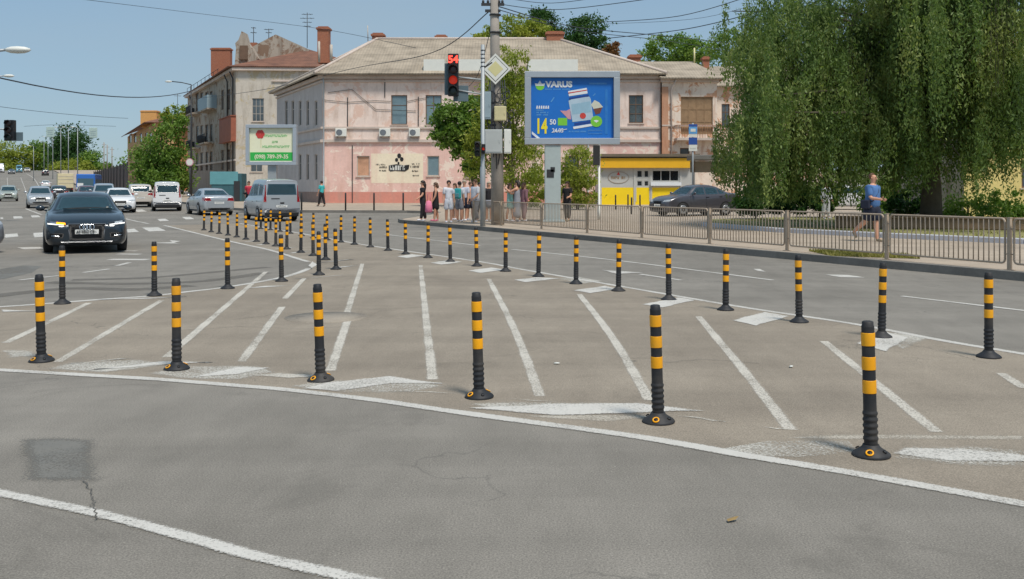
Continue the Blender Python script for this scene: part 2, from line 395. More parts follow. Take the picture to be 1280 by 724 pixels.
M['lf_yel'] = leafmat('yellow_green_leaves', srgb(104, 122, 44), srgb(142, 152, 58), srgb(176, 176, 84))
M['lf_red'] = leafmat('reddish_leaves', srgb(104, 70, 46), srgb(132, 92, 58), srgb(150, 120, 72))
M['grass'] = leafmat('dry_grass', srgb(124, 122, 62), srgb(150, 144, 84), srgb(170, 160, 100))
M['skin'] = mat('skin', srgb(206, 154, 126), .55, .06, 8)
M['eye'] = mat('eye_dark', srgb(38, 26, 22), .4, .05, 8)
M['hdark'] = mat('hair_dark', srgb(42, 30, 26), .6, .15, 12); M['hgrey'] = mat('hair_grey', srgb(176, 162, 140), .6, .15, 12); M['hbrown'] = mat('hair_brown', srgb(98, 70, 50), .6, .15, 12)
def cloth(n, *c): M[n] = mat('cloth_'+n, srgb(*c), .85, .1, 6); return M[n]
for n, c in dict(c_black=(34, 32, 36), c_white=(224, 224, 230), c_grey=(140, 142, 150), c_blue=(76, 116, 168), c_navy=(36, 42, 60), c_teal=(62, 176, 178), c_pink=(226, 128, 156), c_red=(206, 62, 80), c_mauve=(132, 96, 104), c_peach=(222, 168, 140), c_mint=(150, 200, 190), c_pale=(196, 200, 214), c_khaki=(150, 138, 116)).items(): cloth(n, *c)
M['cable'] = mat('cable_sheath', srgb(48, 52, 60), .6, .05, 2)

# ------------------------------------------------------------------ ground, roads, pavement
sheet('ground', [(-900, -55), (900, -55), (1400, 2900), (-1400, 2900)], -.03, M['earth'])
KX = lambda Y: 5.8-.51*(Y-21.8)
kerb = [(KX(y), y) for y in (-20, 0, 10, 16, 22, 28, 34, 40, 43)] + [(-5.3, 44.6), (-5.0, 46.5), (-4.4, 50), (-4.1, 53.5), (-4.6, 55.6), (-6.2, 56.6), (-9, 56.9), (-12.9, 57.2), (-15.4, 58.6), (-18, 61.8)] + [(14-.52*y, y) for y in (70, 85, 100, 120, 150, 175, 200, 240, 290, 350, 400)]
sheet('road', kerb + [(-222, 400), (-168, 290), (-130, 200), (-95, 120), (-75, 60), (-60, 20), (-60, -20)], 0, M['road'])
walk_in = []
for i, p in enumerate(kerb):
    a, b = Vector(kerb[max(i-1, 0)]), Vector(kerb[min(i+1, len(kerb)-1)]); d = (b-a).normalized(); walk_in.append(Vector(p)+Vector((d.y, -d.x))*.18)
sheet('pavement', [tuple(p) for p in walk_in] + [(60, 400), (90, 150), (60, -20)], .146, M['walk'])
kb = bmesh.new(); n = len(kerb); cols = [[], [], []]
for a, b in zip(kerb, walk_in):
    cols[0].append(kb.verts.new((*a, P(a[1])-.02))); cols[1].append(kb.verts.new((a[0]+.02*(b[0]-a[0]), a[1]+.02*(b[1]-a[1]), P(a[1])+.15))); cols[2].append(kb.verts.new((b[0], b[1], P(b[1])+.15)))
for i in range(n-1):
    for q in (0, 1): kb.faces.new((cols[q][i], cols[q][i+1], cols[q+1][i+1], cols[q+1][i]))
bmesh.ops.recalc_face_normals(kb, faces=kb.faces[:])
me = bpy.data.meshes.new('kerb'); kb.to_mesh(me); kb.free(); me.materials.append(M['kerb']); link('kerb', me)['kind'] = 'structure'
ARC = [(-170, 393), (0, 384), (117, 375.5), (193, 370), (235, 365), (282, 359.5), (344, 349), (371, 342), (386, 336), (392.5, 331.5), (386, 327.5), (375, 324.5), (336, 312.5), (286, 301.5), (220, 285.5), (205, 282)]
RIGHT = [(300, 279.5), (330, 284.5), (365, 290), (433, 302.5), (480, 310), (600, 327.5), (652, 337), (800, 362.5), (932, 385), (1065, 405), (1180, 426.5), (1280, 443), (1420, 466)]
NEAR = [(-170, 452), (0, 463), (101, 469), (201, 475), (302, 483), (360, 488), (463, 500), (566, 515), (669, 529), (800, 547), (932, 570), (1065, 592), (1280, 631), (1420, 657)]
sheet('traffic_island_asphalt', px_poly(ARC+RIGHT+NEAR[::-1]), .002, M['island'])
PATCHES = ([(15, 547), (70, 545), (128, 547), (136, 578), (132, 604), (60, 606), (18, 604)],
 [(-10, 338), (30, 332), (52, 333), (40, 341), (5, 349), (-10, 350)])
def marks(name, items, m, dz=.005, feather=.02):
    tot = bmesh.new(); tot.verts.layers.float.new('fade')
    for n_, it in enumerate(items):
        bm = bmesh.new()
        if it[0] == 'L':
            pts = px = [G(*p) for p in it[1]]
            if len(pts) > 2: pts = [Vector((q[0], q[1], 0)) for q in catmull([(p.x, p.y) for p in px], 4)]
            ribbon(bm, pts, it[2])
        else: patchpoly(bm, [G(*p)[:2] for p in it[1]], feather)
        drape(bm, dz+.00012*(n_ % 7)); me = bpy.data.meshes.new('t'); bm.to_mesh(me); bm.free(); tot.from_mesh(me); bpy.data.meshes.remove(me)
    me = bpy.data.meshes.new(name); tot.to_mesh(me); tot.free(); me.materials.append(m)
    o = link(name, me); o['kind'] = 'structure'; return o
marks('road_tone_patch', [('P', q) for q in PATCHES], paint('road_patch_tone', srgb(108, 107, 102), .45, .5), .002, .14)  # soft dark tone; the larger patch stands for a blur, no real repair
L = lambda w, *p: ('L', list(p), w); PG = lambda *p: ('P', list(p))
marks('edge_line', [L(.125, *NEAR), L(.13, *RIGHT), L(.14, *ARC[:9]), L(.14, *ARC[10:])], M['white'])
marks('edge_line', [PG((390, 327), (398, 331.3), (389, 337), (385, 332)), L(.10, (-40, 608), (0, 617.5), (120, 642.5), (225, 670), (320, 696.5), (430, 721), (560, 752))], M['fresh'], .006)
marks('hatch_line', [L(.11, (7, 429), (111, 379)), L(.11, (72, 453), (201.5, 376)), L(.11, (208, 447), (332.5, 340)), L(.11, (302, 452.6), (352.7, 384)), L(.11, (356, 373.7), (380, 348.5)),
    L(.11, (413, 464), (434, 402)), L(.11, (434, 391), (453, 330)), L(.11, (540.5, 475), (525.7, 332)), L(.11, (675, 496), (642, 410), (611, 349)), L(.11, (812, 501), (764, 420), (724, 368)),
    L(.11, (988, 538), (925, 458), (873, 396)), L(.11, (1171, 541), (1030, 427)), L(.11, (1281, 486), (1251, 467))], M['worn'], .004)
marks('tooth_marking', [PG((800, 381), (849, 372), (871, 376), (828, 385.5)), PG((914, 401), (955, 390), (990, 396), (946, 408.5)), PG((1067, 430), (1105, 414.5), (1140, 423), (1109, 441)),
    PG((714, 363.5), (757, 357.5), (776, 361.5), (738, 367.5)), PG((640, 350.5), (670, 346.8), (704, 348.5), (656, 353.5)), PG((583, 338.8), (614, 334.6), (635, 337.5), (600, 342)), PG((536, 329), (560, 325.5), (580, 328), (552, 331.5)), PG((495, 321), (515, 318), (533, 320), (508, 323)),
    PG((101, 465), (201, 452), (279, 453.5), (208, 457)), PG((230, 474), (296, 459), (343, 460), (300, 469)), PG((372, 487), (405, 479), (487, 470), (563, 481), (490, 481), (420, 491)),
    PG((580, 511), (686, 505), (800, 504), (890, 515), (800, 518), (690, 521)), PG((1110, 569), (1127, 560), (1200, 561), (1290, 570), (1290, 580), (1190, 579)),
    PG((0, 391), (0, 387.5), (58, 389.5)), PG((114, 375.5), (180, 372.5), (242, 371), (180, 374.5)), PG((303, 361), (330, 357.8), (372, 357.2), (330, 360)), PG((363, 349.6), (420, 344.6), (448, 343), (400, 347)), PG((400, 337), (430, 333.2), (452, 332), (425, 335.3)), PG((395, 329), (420, 325.8), (446, 324.3), (418, 327.5)), PG((353, 318), (370, 315.3), (392, 313.8), (372, 316.5)), PG((335, 312.5), (355, 309.8), (378, 308.6), (356, 311)), PG((313, 307.5), (328, 305), (342, 304.2), (330, 306.2)), PG((298, 304), (315, 301), (331, 299.8), (316, 302))], M['fresh'], .007, .045)
marks('tooth_marking', [PG((67, 457), (151, 447.8), (175, 448), (110, 455)), PG((0, 441), (0, 438), (38, 440), (20, 442)), PG((480, 489.5), (575, 493), (540, 490)), PG((840, 520), (870, 521), (916, 529), (890, 528)), PG((633, 498.5), (700, 503), (660, 502)), PG((300, 470), (350, 466), (420, 471), (360, 474)), PG((950, 534), (992, 537.5), (970, 538))], M['worn'], .005, .05)
marks('dust_streak', [PG((960, 548), (1080, 541), (1290, 543), (1290, 553), (1100, 552)), PG((640, 520), (760, 517), (840, 520), (760, 530))], M['dust'], .003, .08)
marks('tyre_mark', [L(.35, (60, 353), (160, 355), (260, 351), (332, 341)), L(.3, (90, 350), (190, 347), (270, 340), (335, 334)), L(.4, (-20, 372), (80, 361), (170, 362), (240, 357))], M['skid'], .003)
marks('lane_line', [L(.12, (640, 312), (760, 324.5), (966, 350.5)), L(.12, (800, 343), (851, 350.5)), L(.12, (1127, 370.5), (1283, 389)), PG((752, 337.5), (760, 338.5), (806, 341), (770, 342.8)), PG((941, 336.5), (950, 336.5), (958, 340.5), (946, 339)), PG((1030, 343.5), (1060, 344), (1084, 347.5), (1050, 347)), L(.12, (600, 307.5), (480, 293))], M['white'])
marks('lane_line', [L(.12, (104, 341), (137, 336.5)), L(.12, (24, 350.5), (76, 344.5)), L(.14, (146, 332.5), (162, 328.5)), L(.9, (156, 325.5), (165.5, 324)), L(.6, (157, 318.5), (165, 317.5)), L(.5, (157.5, 314.2), (162.5, 313.6)), PG((187, 304), (214, 303), (212, 300.4), (226, 301.6), (218, 304), (226, 305)), L(.14, (209, 282.5), (220, 285.6)), L(.14, (150, 272), (186, 279.8)),
    L(.16, (33, 217.2), (43, 224), (50, 235), (53, 243)), L(.12, (26, 222), (31, 235), (36, 252)), L(.12, (9, 222), (11, 240)), L(.14, (32, 261), (52, 268.5))], M['white'])
marks('crosswalk_marking', [PG((6, 293), (22, 292), (24, 296), (6, 297.5)), PG((41, 291.5), (58, 290.5), (60, 296), (42, 297)), PG((157, 287), (168, 286), (174, 290), (159, 291)), PG((177, 284.8), (198, 284.2), (208, 288.6), (186, 289.6)),
    PG((0, 272), (4, 272), (5, 274), (0, 274)), PG((16, 270.8), (27, 270.3), (29, 273), (17, 273.6)), PG((38, 269.6), (48, 269.2), (51, 271.6), (40, 272.2)), PG((196, 274), (207, 273.6), (212, 276.2), (200, 276.8)), PG((227, 271.5), (238, 271.2), (243, 274), (232, 274.6)), PG((165, 262.5), (178, 262), (184, 264.5), (172, 265.2)), PG((20, 309.5), (50, 309), (60, 311), (30, 312))], M['fresh'])
crk = bmesh.new(); rc = random.Random(4)
for path in ([(104, 602), (112, 614), (118, 626), (115, 634), (121, 645), (119, 652)], [(220, 414), (300, 409), (380, 412), (470, 407)], [(820, 455), (880, 450), (960, 456)], [(290, 400), (330, 396), (350, 391)], [(1010, 350), (1100, 362), (1200, 372)]):
    pts = [G(*p) for p in path]; out = []
    for a_, b_ in zip(pts, pts[1:]):
        for k_ in range(7): q_ = a_.lerp(b_, k_/7); out.append((q_.x+rc.gauss(0, .008), q_.y+rc.gauss(0, .008)))
    ribbon(crk, out, .009)
drape(crk, .008); me = bpy.data.meshes.new('road_crack'); crk.to_mesh(me); crk.free(); me.materials.append(paint('crack_filler', srgb(90, 86, 79), .46, .1)); link('road_crack', me)['kind'] = 'structure'
marks('paint_remnant', [PG((900, 562), (960, 552), (1060, 552), (1075, 566), (1000, 572), (930, 570)), PG((560, 505), (640, 500), (780, 502), (880, 512), (800, 522), (660, 520)), PG((345, 484), (400, 474), (500, 472), (575, 482), (520, 494), (420, 494)), PG((170, 468), (230, 456), (330, 456), (360, 466), (300, 478), (220, 476)), PG((40, 464), (80, 452), (180, 448), (230, 456), (130, 468)), PG((1090, 575), (1120, 556), (1210, 554), (1300, 562), (1300, 590), (1200, 586)), PG((0, 450), (0, 436), (50, 438), (60, 446)), PG((690, 349), (720, 345), (760, 352), (730, 356)), PG((1080, 420), (1130, 412), (1170, 424), (1130, 440))], paint('road_paint_remnant', srgb(204, 199, 188), .60, .3), .0042, .12)
# manhole
c = G(408, 397); mb = MB(); mb.lathe([(.5, -.01), (.5, .002), (.02, .003)], 32)
tag(mb.build('manhole_cover', M['mh'], None, (c.x, c.y, .004)), 'round iron manhole cover breaking two hatch lines on the island asphalt', 'manhole cover')
# litter
mb = MB(); mb.poly([(-.026, -.011, .0), (.015, -.015, .005), (.026, .008, .010), (-.015, .015, .001)]); mb.poly([(.026, .008, .010), (.015, -.015, .005), (.042, -.003, .014)])
tag(mb.build('fallen_leaf', mat('dry_leaf', srgb(150, 124, 78), .8), None, G(914, 650, .010), .4), 'dry brown leaf lying alone on the nearest asphalt', 'leaf')
for i, (px, py) in enumerate(((696, 455), (989, 459))):
    mb = MB(); mb.ball((0, 0, .008), .022, 1, (1.5, .8, .35)); tag(mb.build('paper_scrap', M['signw'], None, G(px, py, .006), i), ['tiny white scrap on the island between the middle hatch lines', 'tiny white scrap on the island between the right hatch lines'][i], 'litter', 'scraps of litter on the island')
# grass on the verge and beyond the railing
def blades(name, poly, count, h, m, dz=.15):
    pts = [Vector(p) for p in poly]; xs = [p.x for p in pts]; ys = [p.y for p in pts]; V = []; F = []
    def inside(x, y):
        c = False; j = len(pts)-1
        for i in range(len(pts)):
            if (pts[i].y > y) != (pts[j].y > y) and x < (pts[j].x-pts[i].x)*(y-pts[i].y)/(pts[j].y-pts[i].y)+pts[i].x: c = not c
            j = i
        return c
    while len(F) < count:
        x, y = random.uniform(min(xs), max(xs)), random.uniform(min(ys), max(ys))
        if not inside(x, y): continue
        a = random.uniform(0, 6.28); hh = h*random.uniform(.3, 1); w = .02; k = len(V); z = P(y)+dz
        V += [(x-w*math.cos(a), y-w*math.sin(a), z), (x+w*math.cos(a), y+w*math.sin(a), z), (x+random.uniform(-.05, .05), y+random.uniform(-.05, .05), z+hh)]; F.append((k, k+1, k+2))
    me = bpy.data.meshes.new(name); me.from_pydata(V, [], F); me.materials.append(m); o = link(name, me); o['kind'] = 'stuff'; return o
M['turf'] = mat('turf_soil', srgb(142, 138, 88), .95, .25, 2)
v1 = px_poly([(1010, 322), (1130, 329), (1150, 333), (1040, 329)]); sheet('verge_grass_soil', v1, .152, M['turf'], kind='stuff'); blades('verge_grass', v1, 2200, .10, M['grass'])
LAWN = [(20, 15.5), (13.1, 24.5), (10.7, 27.7), (8.6, 31), (7.2, 36), (9, 44), (14, 47), (45, 47), (45, 15.5)]; v2 = LAWN; sheet('lawn_soil', v2, .152, M['turf'], kind='stuff'); blades('lawn_grass', v2, 9000, .14, M['grass'])
# ------------------------------------------------------------------ bollards
def make_bollard(near=True):
    r = thing('flexible_bollard', '', 'bollard'); n = 20 if near else 12
    prof = [(.037, .02), (.039, .088)]
    for i in range(5): z = .092+i*.037; prof += [(.0385, z), (.0435, z+.008), (.0435, z+.018), (.0385, z+.025), (.0385, z+.034)]
    prof += [(.038, .29), (.037, .76), (.037, .765), (.033, .772), (.033, .79), (.026, .795)]
    MB().lathe(prof, n).build('post', M['rubber'], r)
    b = MB().lathe([(.108, 0), (.112, .008), (.105, .02), (.062, .048), (.050, .06), (.046, .07)], n).build('base', M['rubber'], r)
    if near:
        for a in (R(235), R(305), R(55), R(125)):
            M4 = Matrix.Rotation(a, 4, 'Z') @ Matrix.Translation((.083, 0, .036)) @ Matrix.Rotation(R(33), 4, 'Y')
            if a < R(240) and a > R(200) or a == R(55): MB().lathe([(.024, 0), (.024, .006), (.015, .0065), (.015, .002)], 12, M=M4).build('reflector', M['yellow'], b).children or MB().lathe([(.0145, 0), (.0145, .0068), (.004, .007)], 10, M=M4).build('reflector_core', M['black'], b)
            else: MB().lathe([(.013, 0), (.013, .006), (.004, .008)], 8, M=M4).build('bolt_head', M['black'], b)
    for z in (.371, .509, .650):
        MB().lathe([(.0372, z), (.0400, z+.0005), (.0402, z+.003), (.0402, z+.074), (.0400, z+.0765), (.0372, z+.077)], n).build('reflective_band', M['yellow'], r)
    return r
ORD = ['first', 'second', 'third', 'fourth', 'fifth', 'sixth', 'seventh', 'eighth', 'ninth', 'tenth', 'eleventh', 'twelfth', 'thirteenth', 'fourteenth', 'fifteenth', 'sixteenth', 'seventeenth', 'eighteenth', 'nineteenth', 'twentieth', 'twenty-first', 'twenty-second', 'twenty-third', 'twenty-fourth']
ROWN = [(1089, 570), (823, 528), (599, 497), (401, 476), (221, 462), (52, 452)]
ROWR = [(1236, 447), (1102, 422), (999, 403), (907, 388), (836, 375), (773, 364), (720, 355), (673, 346), (632, 339.5), (596, 333), (563, 327.5), (535, 322.5), (507, 318), (485, 313.5), (463, 309.3), (443, 306), (426, 303.2), (409, 300.5), (392, 297.7), (377, 295), (363, 292.3), (350, 289.7), (338, 287.8), (326, 286.5)]
ROWL = [(78, 380), (193, 370), (284.6, 361), (352, 352), (398.6, 344), (420, 337), (407, 325), (391.5, 320), (376, 316), (358.4, 311.8), (344.7, 308), (332.5, 305.4), (320.5, 302.4), (307.4, 299.6), (296, 296.8), (285, 294.5), (274, 292.4), (264, 290.4), (254.8, 288)]
near0 = make_bollard(True); far0 = make_bollard(False); used = {}
def place_bollards(row, proto, label, tail, group):
    for i, p in enumerate(row):
        o = copy_tree(proto) if used.get(proto.name) else proto; used[proto.name] = 1
        o.location = G(*p); o.rotation_euler = (R(random.uniform(-1.3, 1.3)), R(random.uniform(-2.2, -.4) if row is ROWN else random.uniform(-1.4, 1.2)), R(random.uniform(-18, 18)))
        o['label'] = label % ORD[i]; o['category'] = 'bollard'; o['group'] = group
place_bollards(ROWN, near0, 'black yellow-banded bollard, %s from the right in the large front row', '', 'bollards along the nearest white line')
place_bollards(ROWR, far0, 'black yellow-banded bollard, %s from the right in the row beside the right-hand road', '', 'bollards along the right-hand road')
place_bollards(ROWL, far0, 'black yellow-banded bollard, %s from the left along the curved line facing the left road', '', 'bollards along the curved left line')
# ------------------------------------------------------------------ pedestrian railing on the pavement edge
fence = thing('pedestrian_railing', 'long brown-grey steel pedestrian railing with vertical bars along the right pavement edge', 'railing', (0, 0, 0))
FP = [(1420, 356), (1262, 338), (1108, 324.5), (984, 313.5), (886, 305), (803, 297.5), (734, 291.5), (676, 286.5), (628, 282), (590, 279)]
FP = [G(px, py, .146) for px, py in FP]
l0, l1 = FP[1], FP[6]   # straighten
FP = [l0+(l1-l0)*((p-l0).dot(l1-l0)/(l1-l0).length_squared) for p in FP]
for i, p in enumerate(FP):
    mb = MB(); mb.box((p.x, p.y, p.z+.45), (.06, .06, .92), .42); mb.box((p.x, p.y, p.z+.915), (.07, .07, .012), .42); mb.box((p.x, p.y, p.z+.006), (.14, .14, .012), .42); mb.build('post', M['rail'], fence)
for a, b in zip(FP, FP[1:]):
    d = (b-a); Ln = d.length; u = d/Ln; up = Vector((0, 0, 1)); mb = MB()
    s0, s1, z0, z1, r = .09, Ln-.09, .12, .90, .07
    loop = []
    for cx, cz, a0 in ((s1-r, z0+r, -90), (s1-r, z1-r, 0), (s0+r, z1-r, 90), (s0+r, z0+r, 180)):
        for k in range(4):
            t = R(a0+k*30); loop.append(a+u*(cx+r*math.cos(t))+up*(cz+r*math.sin(t)))
    mb.tube(loop+[loop[0]], .019, 6, False)
    nb = max(6, int(round((s1-s0)/.11)))
    for k in range(1, nb):
        s = s0+(s1-s0)*k/nb; mb.tube([a+u*s+up*z0, a+u*s+up*z1], .0115, 5)
    for z in (.28, .72):
        mb.tube([a+u*.02+up*z, a+u*s0+up*z], .012, 5); mb.tube([a+u*s1+up*z, a+u*(Ln-.02)+up*z], .012, 5)
    mb.build('railing_panel', M['rail'], fence)
# ------------------------------------------------------------------ walls with openings
class Wall:
    """vertical wall from plan point a to plan point b (seen side on the right of a>b reversed = towards the camera)"""
    def __init__(s, a, b, z0, z1):
        s.a, s.b = Vector((*a, 0)), Vector((*b, 0)); s.u = (s.b-s.a).normalized(); s.L = (s.b-s.a).length
        s.n = Vector((s.u.y, -s.u.x, 0)); s.z0, s.z1 = z0, z1; s.holes = []
        if s.n.dot(-(s.a+s.b)/2) < 0: s.n = -s.n
    def px(s, x, y):
        d = Vector(((x-640)/FOC, 1.0)); a, u = s.a, s.u
        t = (a.x*u.y-a.y*u.x)/(d.x*u.y-d.y*u.x); X, Y = d.x*t, t
        return (Vector((X, Y, 0))-a).dot(u), zz(y, Y)
    def rect(s, x0, y0, x1, y1):
        xm, ym = (x0+x1)/2, (y0+y1)/2
        s0, s1 = s.px(x0, ym)[0], s.px(x1, ym)[0]; return (min(s0, s1), s.px(xm, y1)[1], max(s0, s1), s.px(xm, y0)[1])
    def pt(s, q, z, out=0.0): p = s.a+s.u*q+s.n*out; return Vector((p.x, p.y, z))
    def hole(s, r): s.holes.append(r)
    def build(s, name, bands, parent, depth=.22, label=None):
        """bands: [(z_top, material)], from the bottom up"""
        mb = MB(); zs = sorted({s.z0, s.z1, *[b[0] for b in bands if s.z0 < b[0] < s.z1], *[h[1] for h in s.holes], *[h[3] for h in s.holes]}); qs = sorted({0, s.L, *[h[0] for h in s.holes], *[h[2] for h in s.holes]})
        zs = [z for z in zs if s.z0 <= z <= s.z1]; qs = [q for q in qs if 0 <= q <= s.L]
        for z0, z1 in zip(zs, zs[1:]):
            for k, bd in enumerate(bands):
                if (z0+z1)/2 < bd[0]: mb.mi = k; break
            for q0, q1 in zip(qs, qs[1:]):
                qm, zm = (q0+q1)/2, (z0+z1)/2
                if any(h[0] < qm < h[2] and h[1] < zm < h[3] for h in s.holes): continue
                mb.poly([s.pt(q0, z0), s.pt(q1, z0), s.pt(q1, z1), s.pt(q0, z1)])
        for q0, z0, q1, z1 in s.holes:
            c = [(q0, z0), (q1, z0), (q1, z1), (q0, z1)]
            for (qa, za), (qb, zb) in zip(c, c[1:]+c[:1]): mb.poly([s.pt(qa, za), s.pt(qb, zb), s.pt(qb, zb, -depth), s.pt(qa, za, -depth)])
        o = mb.build(name, [b[1] for b in bands], parent, recalc=False)
        if label: o['label'] = label
        return o
    def bar(s, mb, q0, q1, z0, z1, o0, o1):
        """box along the wall between outward offsets o0..o1"""
        c = s.pt((q0+q1)/2, (z0+z1)/2, (o0+o1)/2); mb.box(c, (abs(q1-q0), abs(o1-o0), abs(z1-z0)), math.atan2(s.u.y, s.u.x)); return mb
    def window(s, r, parent, frame, pane, cols=2, rows=2, sill=True, t=.07, depth=.14, name='window', label=None, curtain=None):
        q0, z0, q1, z1 = r; mb = MB()
        s.bar(mb, q0, q1, z0, z0+t, -depth, -depth+.06); s.bar(mb, q0, q1, z1-t, z1, -depth, -depth+.06)
        s.bar(mb, q0, q0+t, z0+t, z1-t, -depth, -depth+.06); s.bar(mb, q1-t, q1, z0+t, z1-t, -depth, -depth+.06)
        for k in range(1, cols): q = q0+(q1-q0)*k/cols; s.bar(mb, q-t*.35, q+t*.35, z0+t, z1-t, -depth+.005, -depth+.05)
        for k in range(1, rows): z = z0+(z1-z0)*(k/rows if rows != 2 else .66); s.bar(mb, q0+t, q1-t, z-t*.35, z+t*.35, -depth+.008, -depth+.047)
        w = mb.build(name, frame, parent)
        m2 = MB(); s.bar(m2, q0+t*.5, q1-t*.5, z0+t*.5, z1-t*.5, -depth+.012, -depth+.022); m2.build('pane', pane, w)
        if sill: m3 = MB(); s.bar(m3, q0-.08, q1+.08, z0-.07, z0-.004, -.06, .09); m3.build('sill', M['trim'], w)
        if label: w['label'] = label
        return w
def win(w, px, parent, frame=None, pane=None, **kw):
    r = w.rect(*px); w.hole(r); return lambda: w.window(r, parent, frame or M['wframe'], pane or M['pane'], **kw)
def aircon(wall, x, y, label):
    q, z = wall.px(x, y); p = wall.pt(q, z, .22); r = thing('air_conditioner', label, 'air conditioner', p, math.atan2(wall.u.y, wall.u.x), 'air conditioners on the pink wall')
    MB().box((0, 0, 0), (.86, .32, .62), 0, .03).build('casing', M['signw'], r)
    MB().lathe([(.24, 0), (.24, .012), (.20, .014), (.19, .006)], 20, M=Matrix.Translation((-.12, -.162, 0)) @ Matrix.Rotation(R(90), 4, 'X')).build('fan_grille', M['cgrey'], r)
    MB().box((-.3, .05, -.34), (.04, .36, .05)).box((.3, .05, -.34), (.04, .36, .05)).build('bracket', M['darkm'], r)
def chimney(parent, x0, x1, y0, y1, Y, m, name='chimney', cap=True, dep=None):
    X0, X1, Z0, Z1 = at(x0, Y), at(x1, Y), zz(y1, Y), zz(y0, Y); d = dep or (X1-X0); mb = MB()
    mb.box(((X0+X1)/2, Y, (Z0+Z1)/2-.6), (X1-X0, d, Z1-Z0+1.2))
    if cap: mb.box(((X0+X1)/2, Y, Z1-.12), (X1-X0+.2, d+.2, .16)); mb.box(((X0+X1)/2, Y, Z1+.02), (X1-X0-.1, d-.1, .1))
    return mb.build(name, m, parent)
def roofmesh(name, faces, m, parent, thick=.12):
    mb = MB()
    for f in faces:
        n = (Vector(f[1])-Vector(f[0])).cross(Vector(f[2])-Vector(f[0])).normalized()
        if n.z < 0: n = -n
        mb.prism([Vector(p) for p in f], n*-thick)
    return mb.build(name, m, parent)
# ------------------------------------------------------------------ pink corner building
bd = thing('pink_building', 'pink two-storey corner building with peeling plaster, red base and beige hipped roof', 'building', (0, 0, 0))
gz = P(75)+.14
A, B, Cc, D = (-14.8, 75.0), (11.6, 75.0), (11.6, 89.0), (-21.8, 89.0)
ev = zz(94, 75)
wf = Wall(A, B, gz-.5, ev); wl = Wall(D, A, gz-.5, ev+.0); wr = Wall(B, Cc, gz-.5, ev); wb = Wall(Cc, D, gz-.5, ev)
zs1 = wf.px(470, 178)[1]; zd = wf.px(470, 240)[1]
later = []
later.append(win(wf, (489, 119, 509, 156), bd, M['brown'], M['paneb'], cols=1, rows=2, label='tall upper window with blue-grey glass'))
later.append(win(wf, (532, 119, 552, 156), bd, M['brown'], M['paneb'], cols=2, rows=2))
later.append(win(wf, (590, 119, 608, 156), bd, M['brown'], M['pane'])); later.append(win(wf, (786, 119, 804, 154), bd, M['brown'], M['pane'], cols=2, rows=3, label='upper window with dark old frame near the right wing'))
later.append(win(wf, (446, 195, 462, 220.5), bd, M['wframe'], M['winpic'], cols=1, rows=1, label='lower window covered by an orange picture'))
later.append(win(wf, (534, 195, 549, 220), bd, M['wframe'], M['paneb'], cols=1, rows=1)); later.append(win(wf, (580, 195, 596, 222), bd, M['brown'], M['pane']))
later.append(win(wf, (706, 195, 724, 225), bd, M['brown'], M['pane']))
for x in (357.8, 366, 375, 384.5, 395):
    later.append(win(wl, (x-1.7, 126, x+1.7, 157), bd, M['wframe'], M['pane'], cols=1, rows=2, sill=False))
    if x > 370: later.append(win(wl, (x-1.7, 193, x+1.7, 225), bd, M['wframe'], M['pane'], cols=1, rows=2, sill=False))
wf.build('wall', [(zd, M['dado']), (zs1, M['pinklow']), (99, M['pink'])], bd, label='pink front wall with dark red base band')
wl.build('wall', [(zd, mat('side_base', srgb(150, 128, 118), .9, .2)), (zs1, M['pinkshade']), (99, M['pinkshade'])], bd, label='side wall along the side street, coloured grey for shade')
wr.build('wall', [(99, M['pink'])], bd); wb.build('wall', [(99, M['pink'])], bd)
for f in later: f()
mb = MB(); ext = .12
for z0, z1, o in ((ev-.55, ev-.42, .14), (ev-.30, ev-.02, .30), (wf.px(470, 161)[1], wf.px(470, 158.5)[1], .12), (zs1, zs1+.22, .16)):
    wf.bar(mb, -o, wf.L, z0, z1, .002, o); wl.bar(mb, 0, wl.L, z0+.003, z1-.003, .002, o)
mb.build('cornice', M['trim'], bd)
for q in (.12, wf.px(735, 150)[0]): MB().tube([wf.pt(q, ev-.3, .34), wf.pt(q, ev-.7, .12), wf.pt(q, gz+.2, .12), wf.pt(q, gz+.1, .28)], .055, 8).build('drainpipe', M['galv'], bd)
mb = MB()
for x, y0, y1 in ((434.5, 122, 160), (523, 121, 160), (440.5, 182, 254), (481, 100, 122)): q, z0 = wf.px(x, y1); z1 = wf.px(x, y0)[1]; wf.bar(mb, q-.03, q+.03, z0, z1, 0, .05)
mb.tube([wf.pt(wf.px(x, y)[0], wf.px(x, y)[1], .06) for x, y in ((404, 125), (434, 128), (470, 126), (489, 127))], .02, 5); mb.tube([wf.pt(wf.px(x, y)[0], wf.px(x, y)[1], .06) for x, y in ((509, 127), (523, 124), (536, 122))], .02, 5); mb.tube([wf.pt(wf.px(x, y)[0], wf.px(x, y)[1], .06) for x, y in ((410, 116), (440, 112), (470, 137), (520, 139))], .02, 5)
mb.build('wall_conduit', M['darkm'], bd)
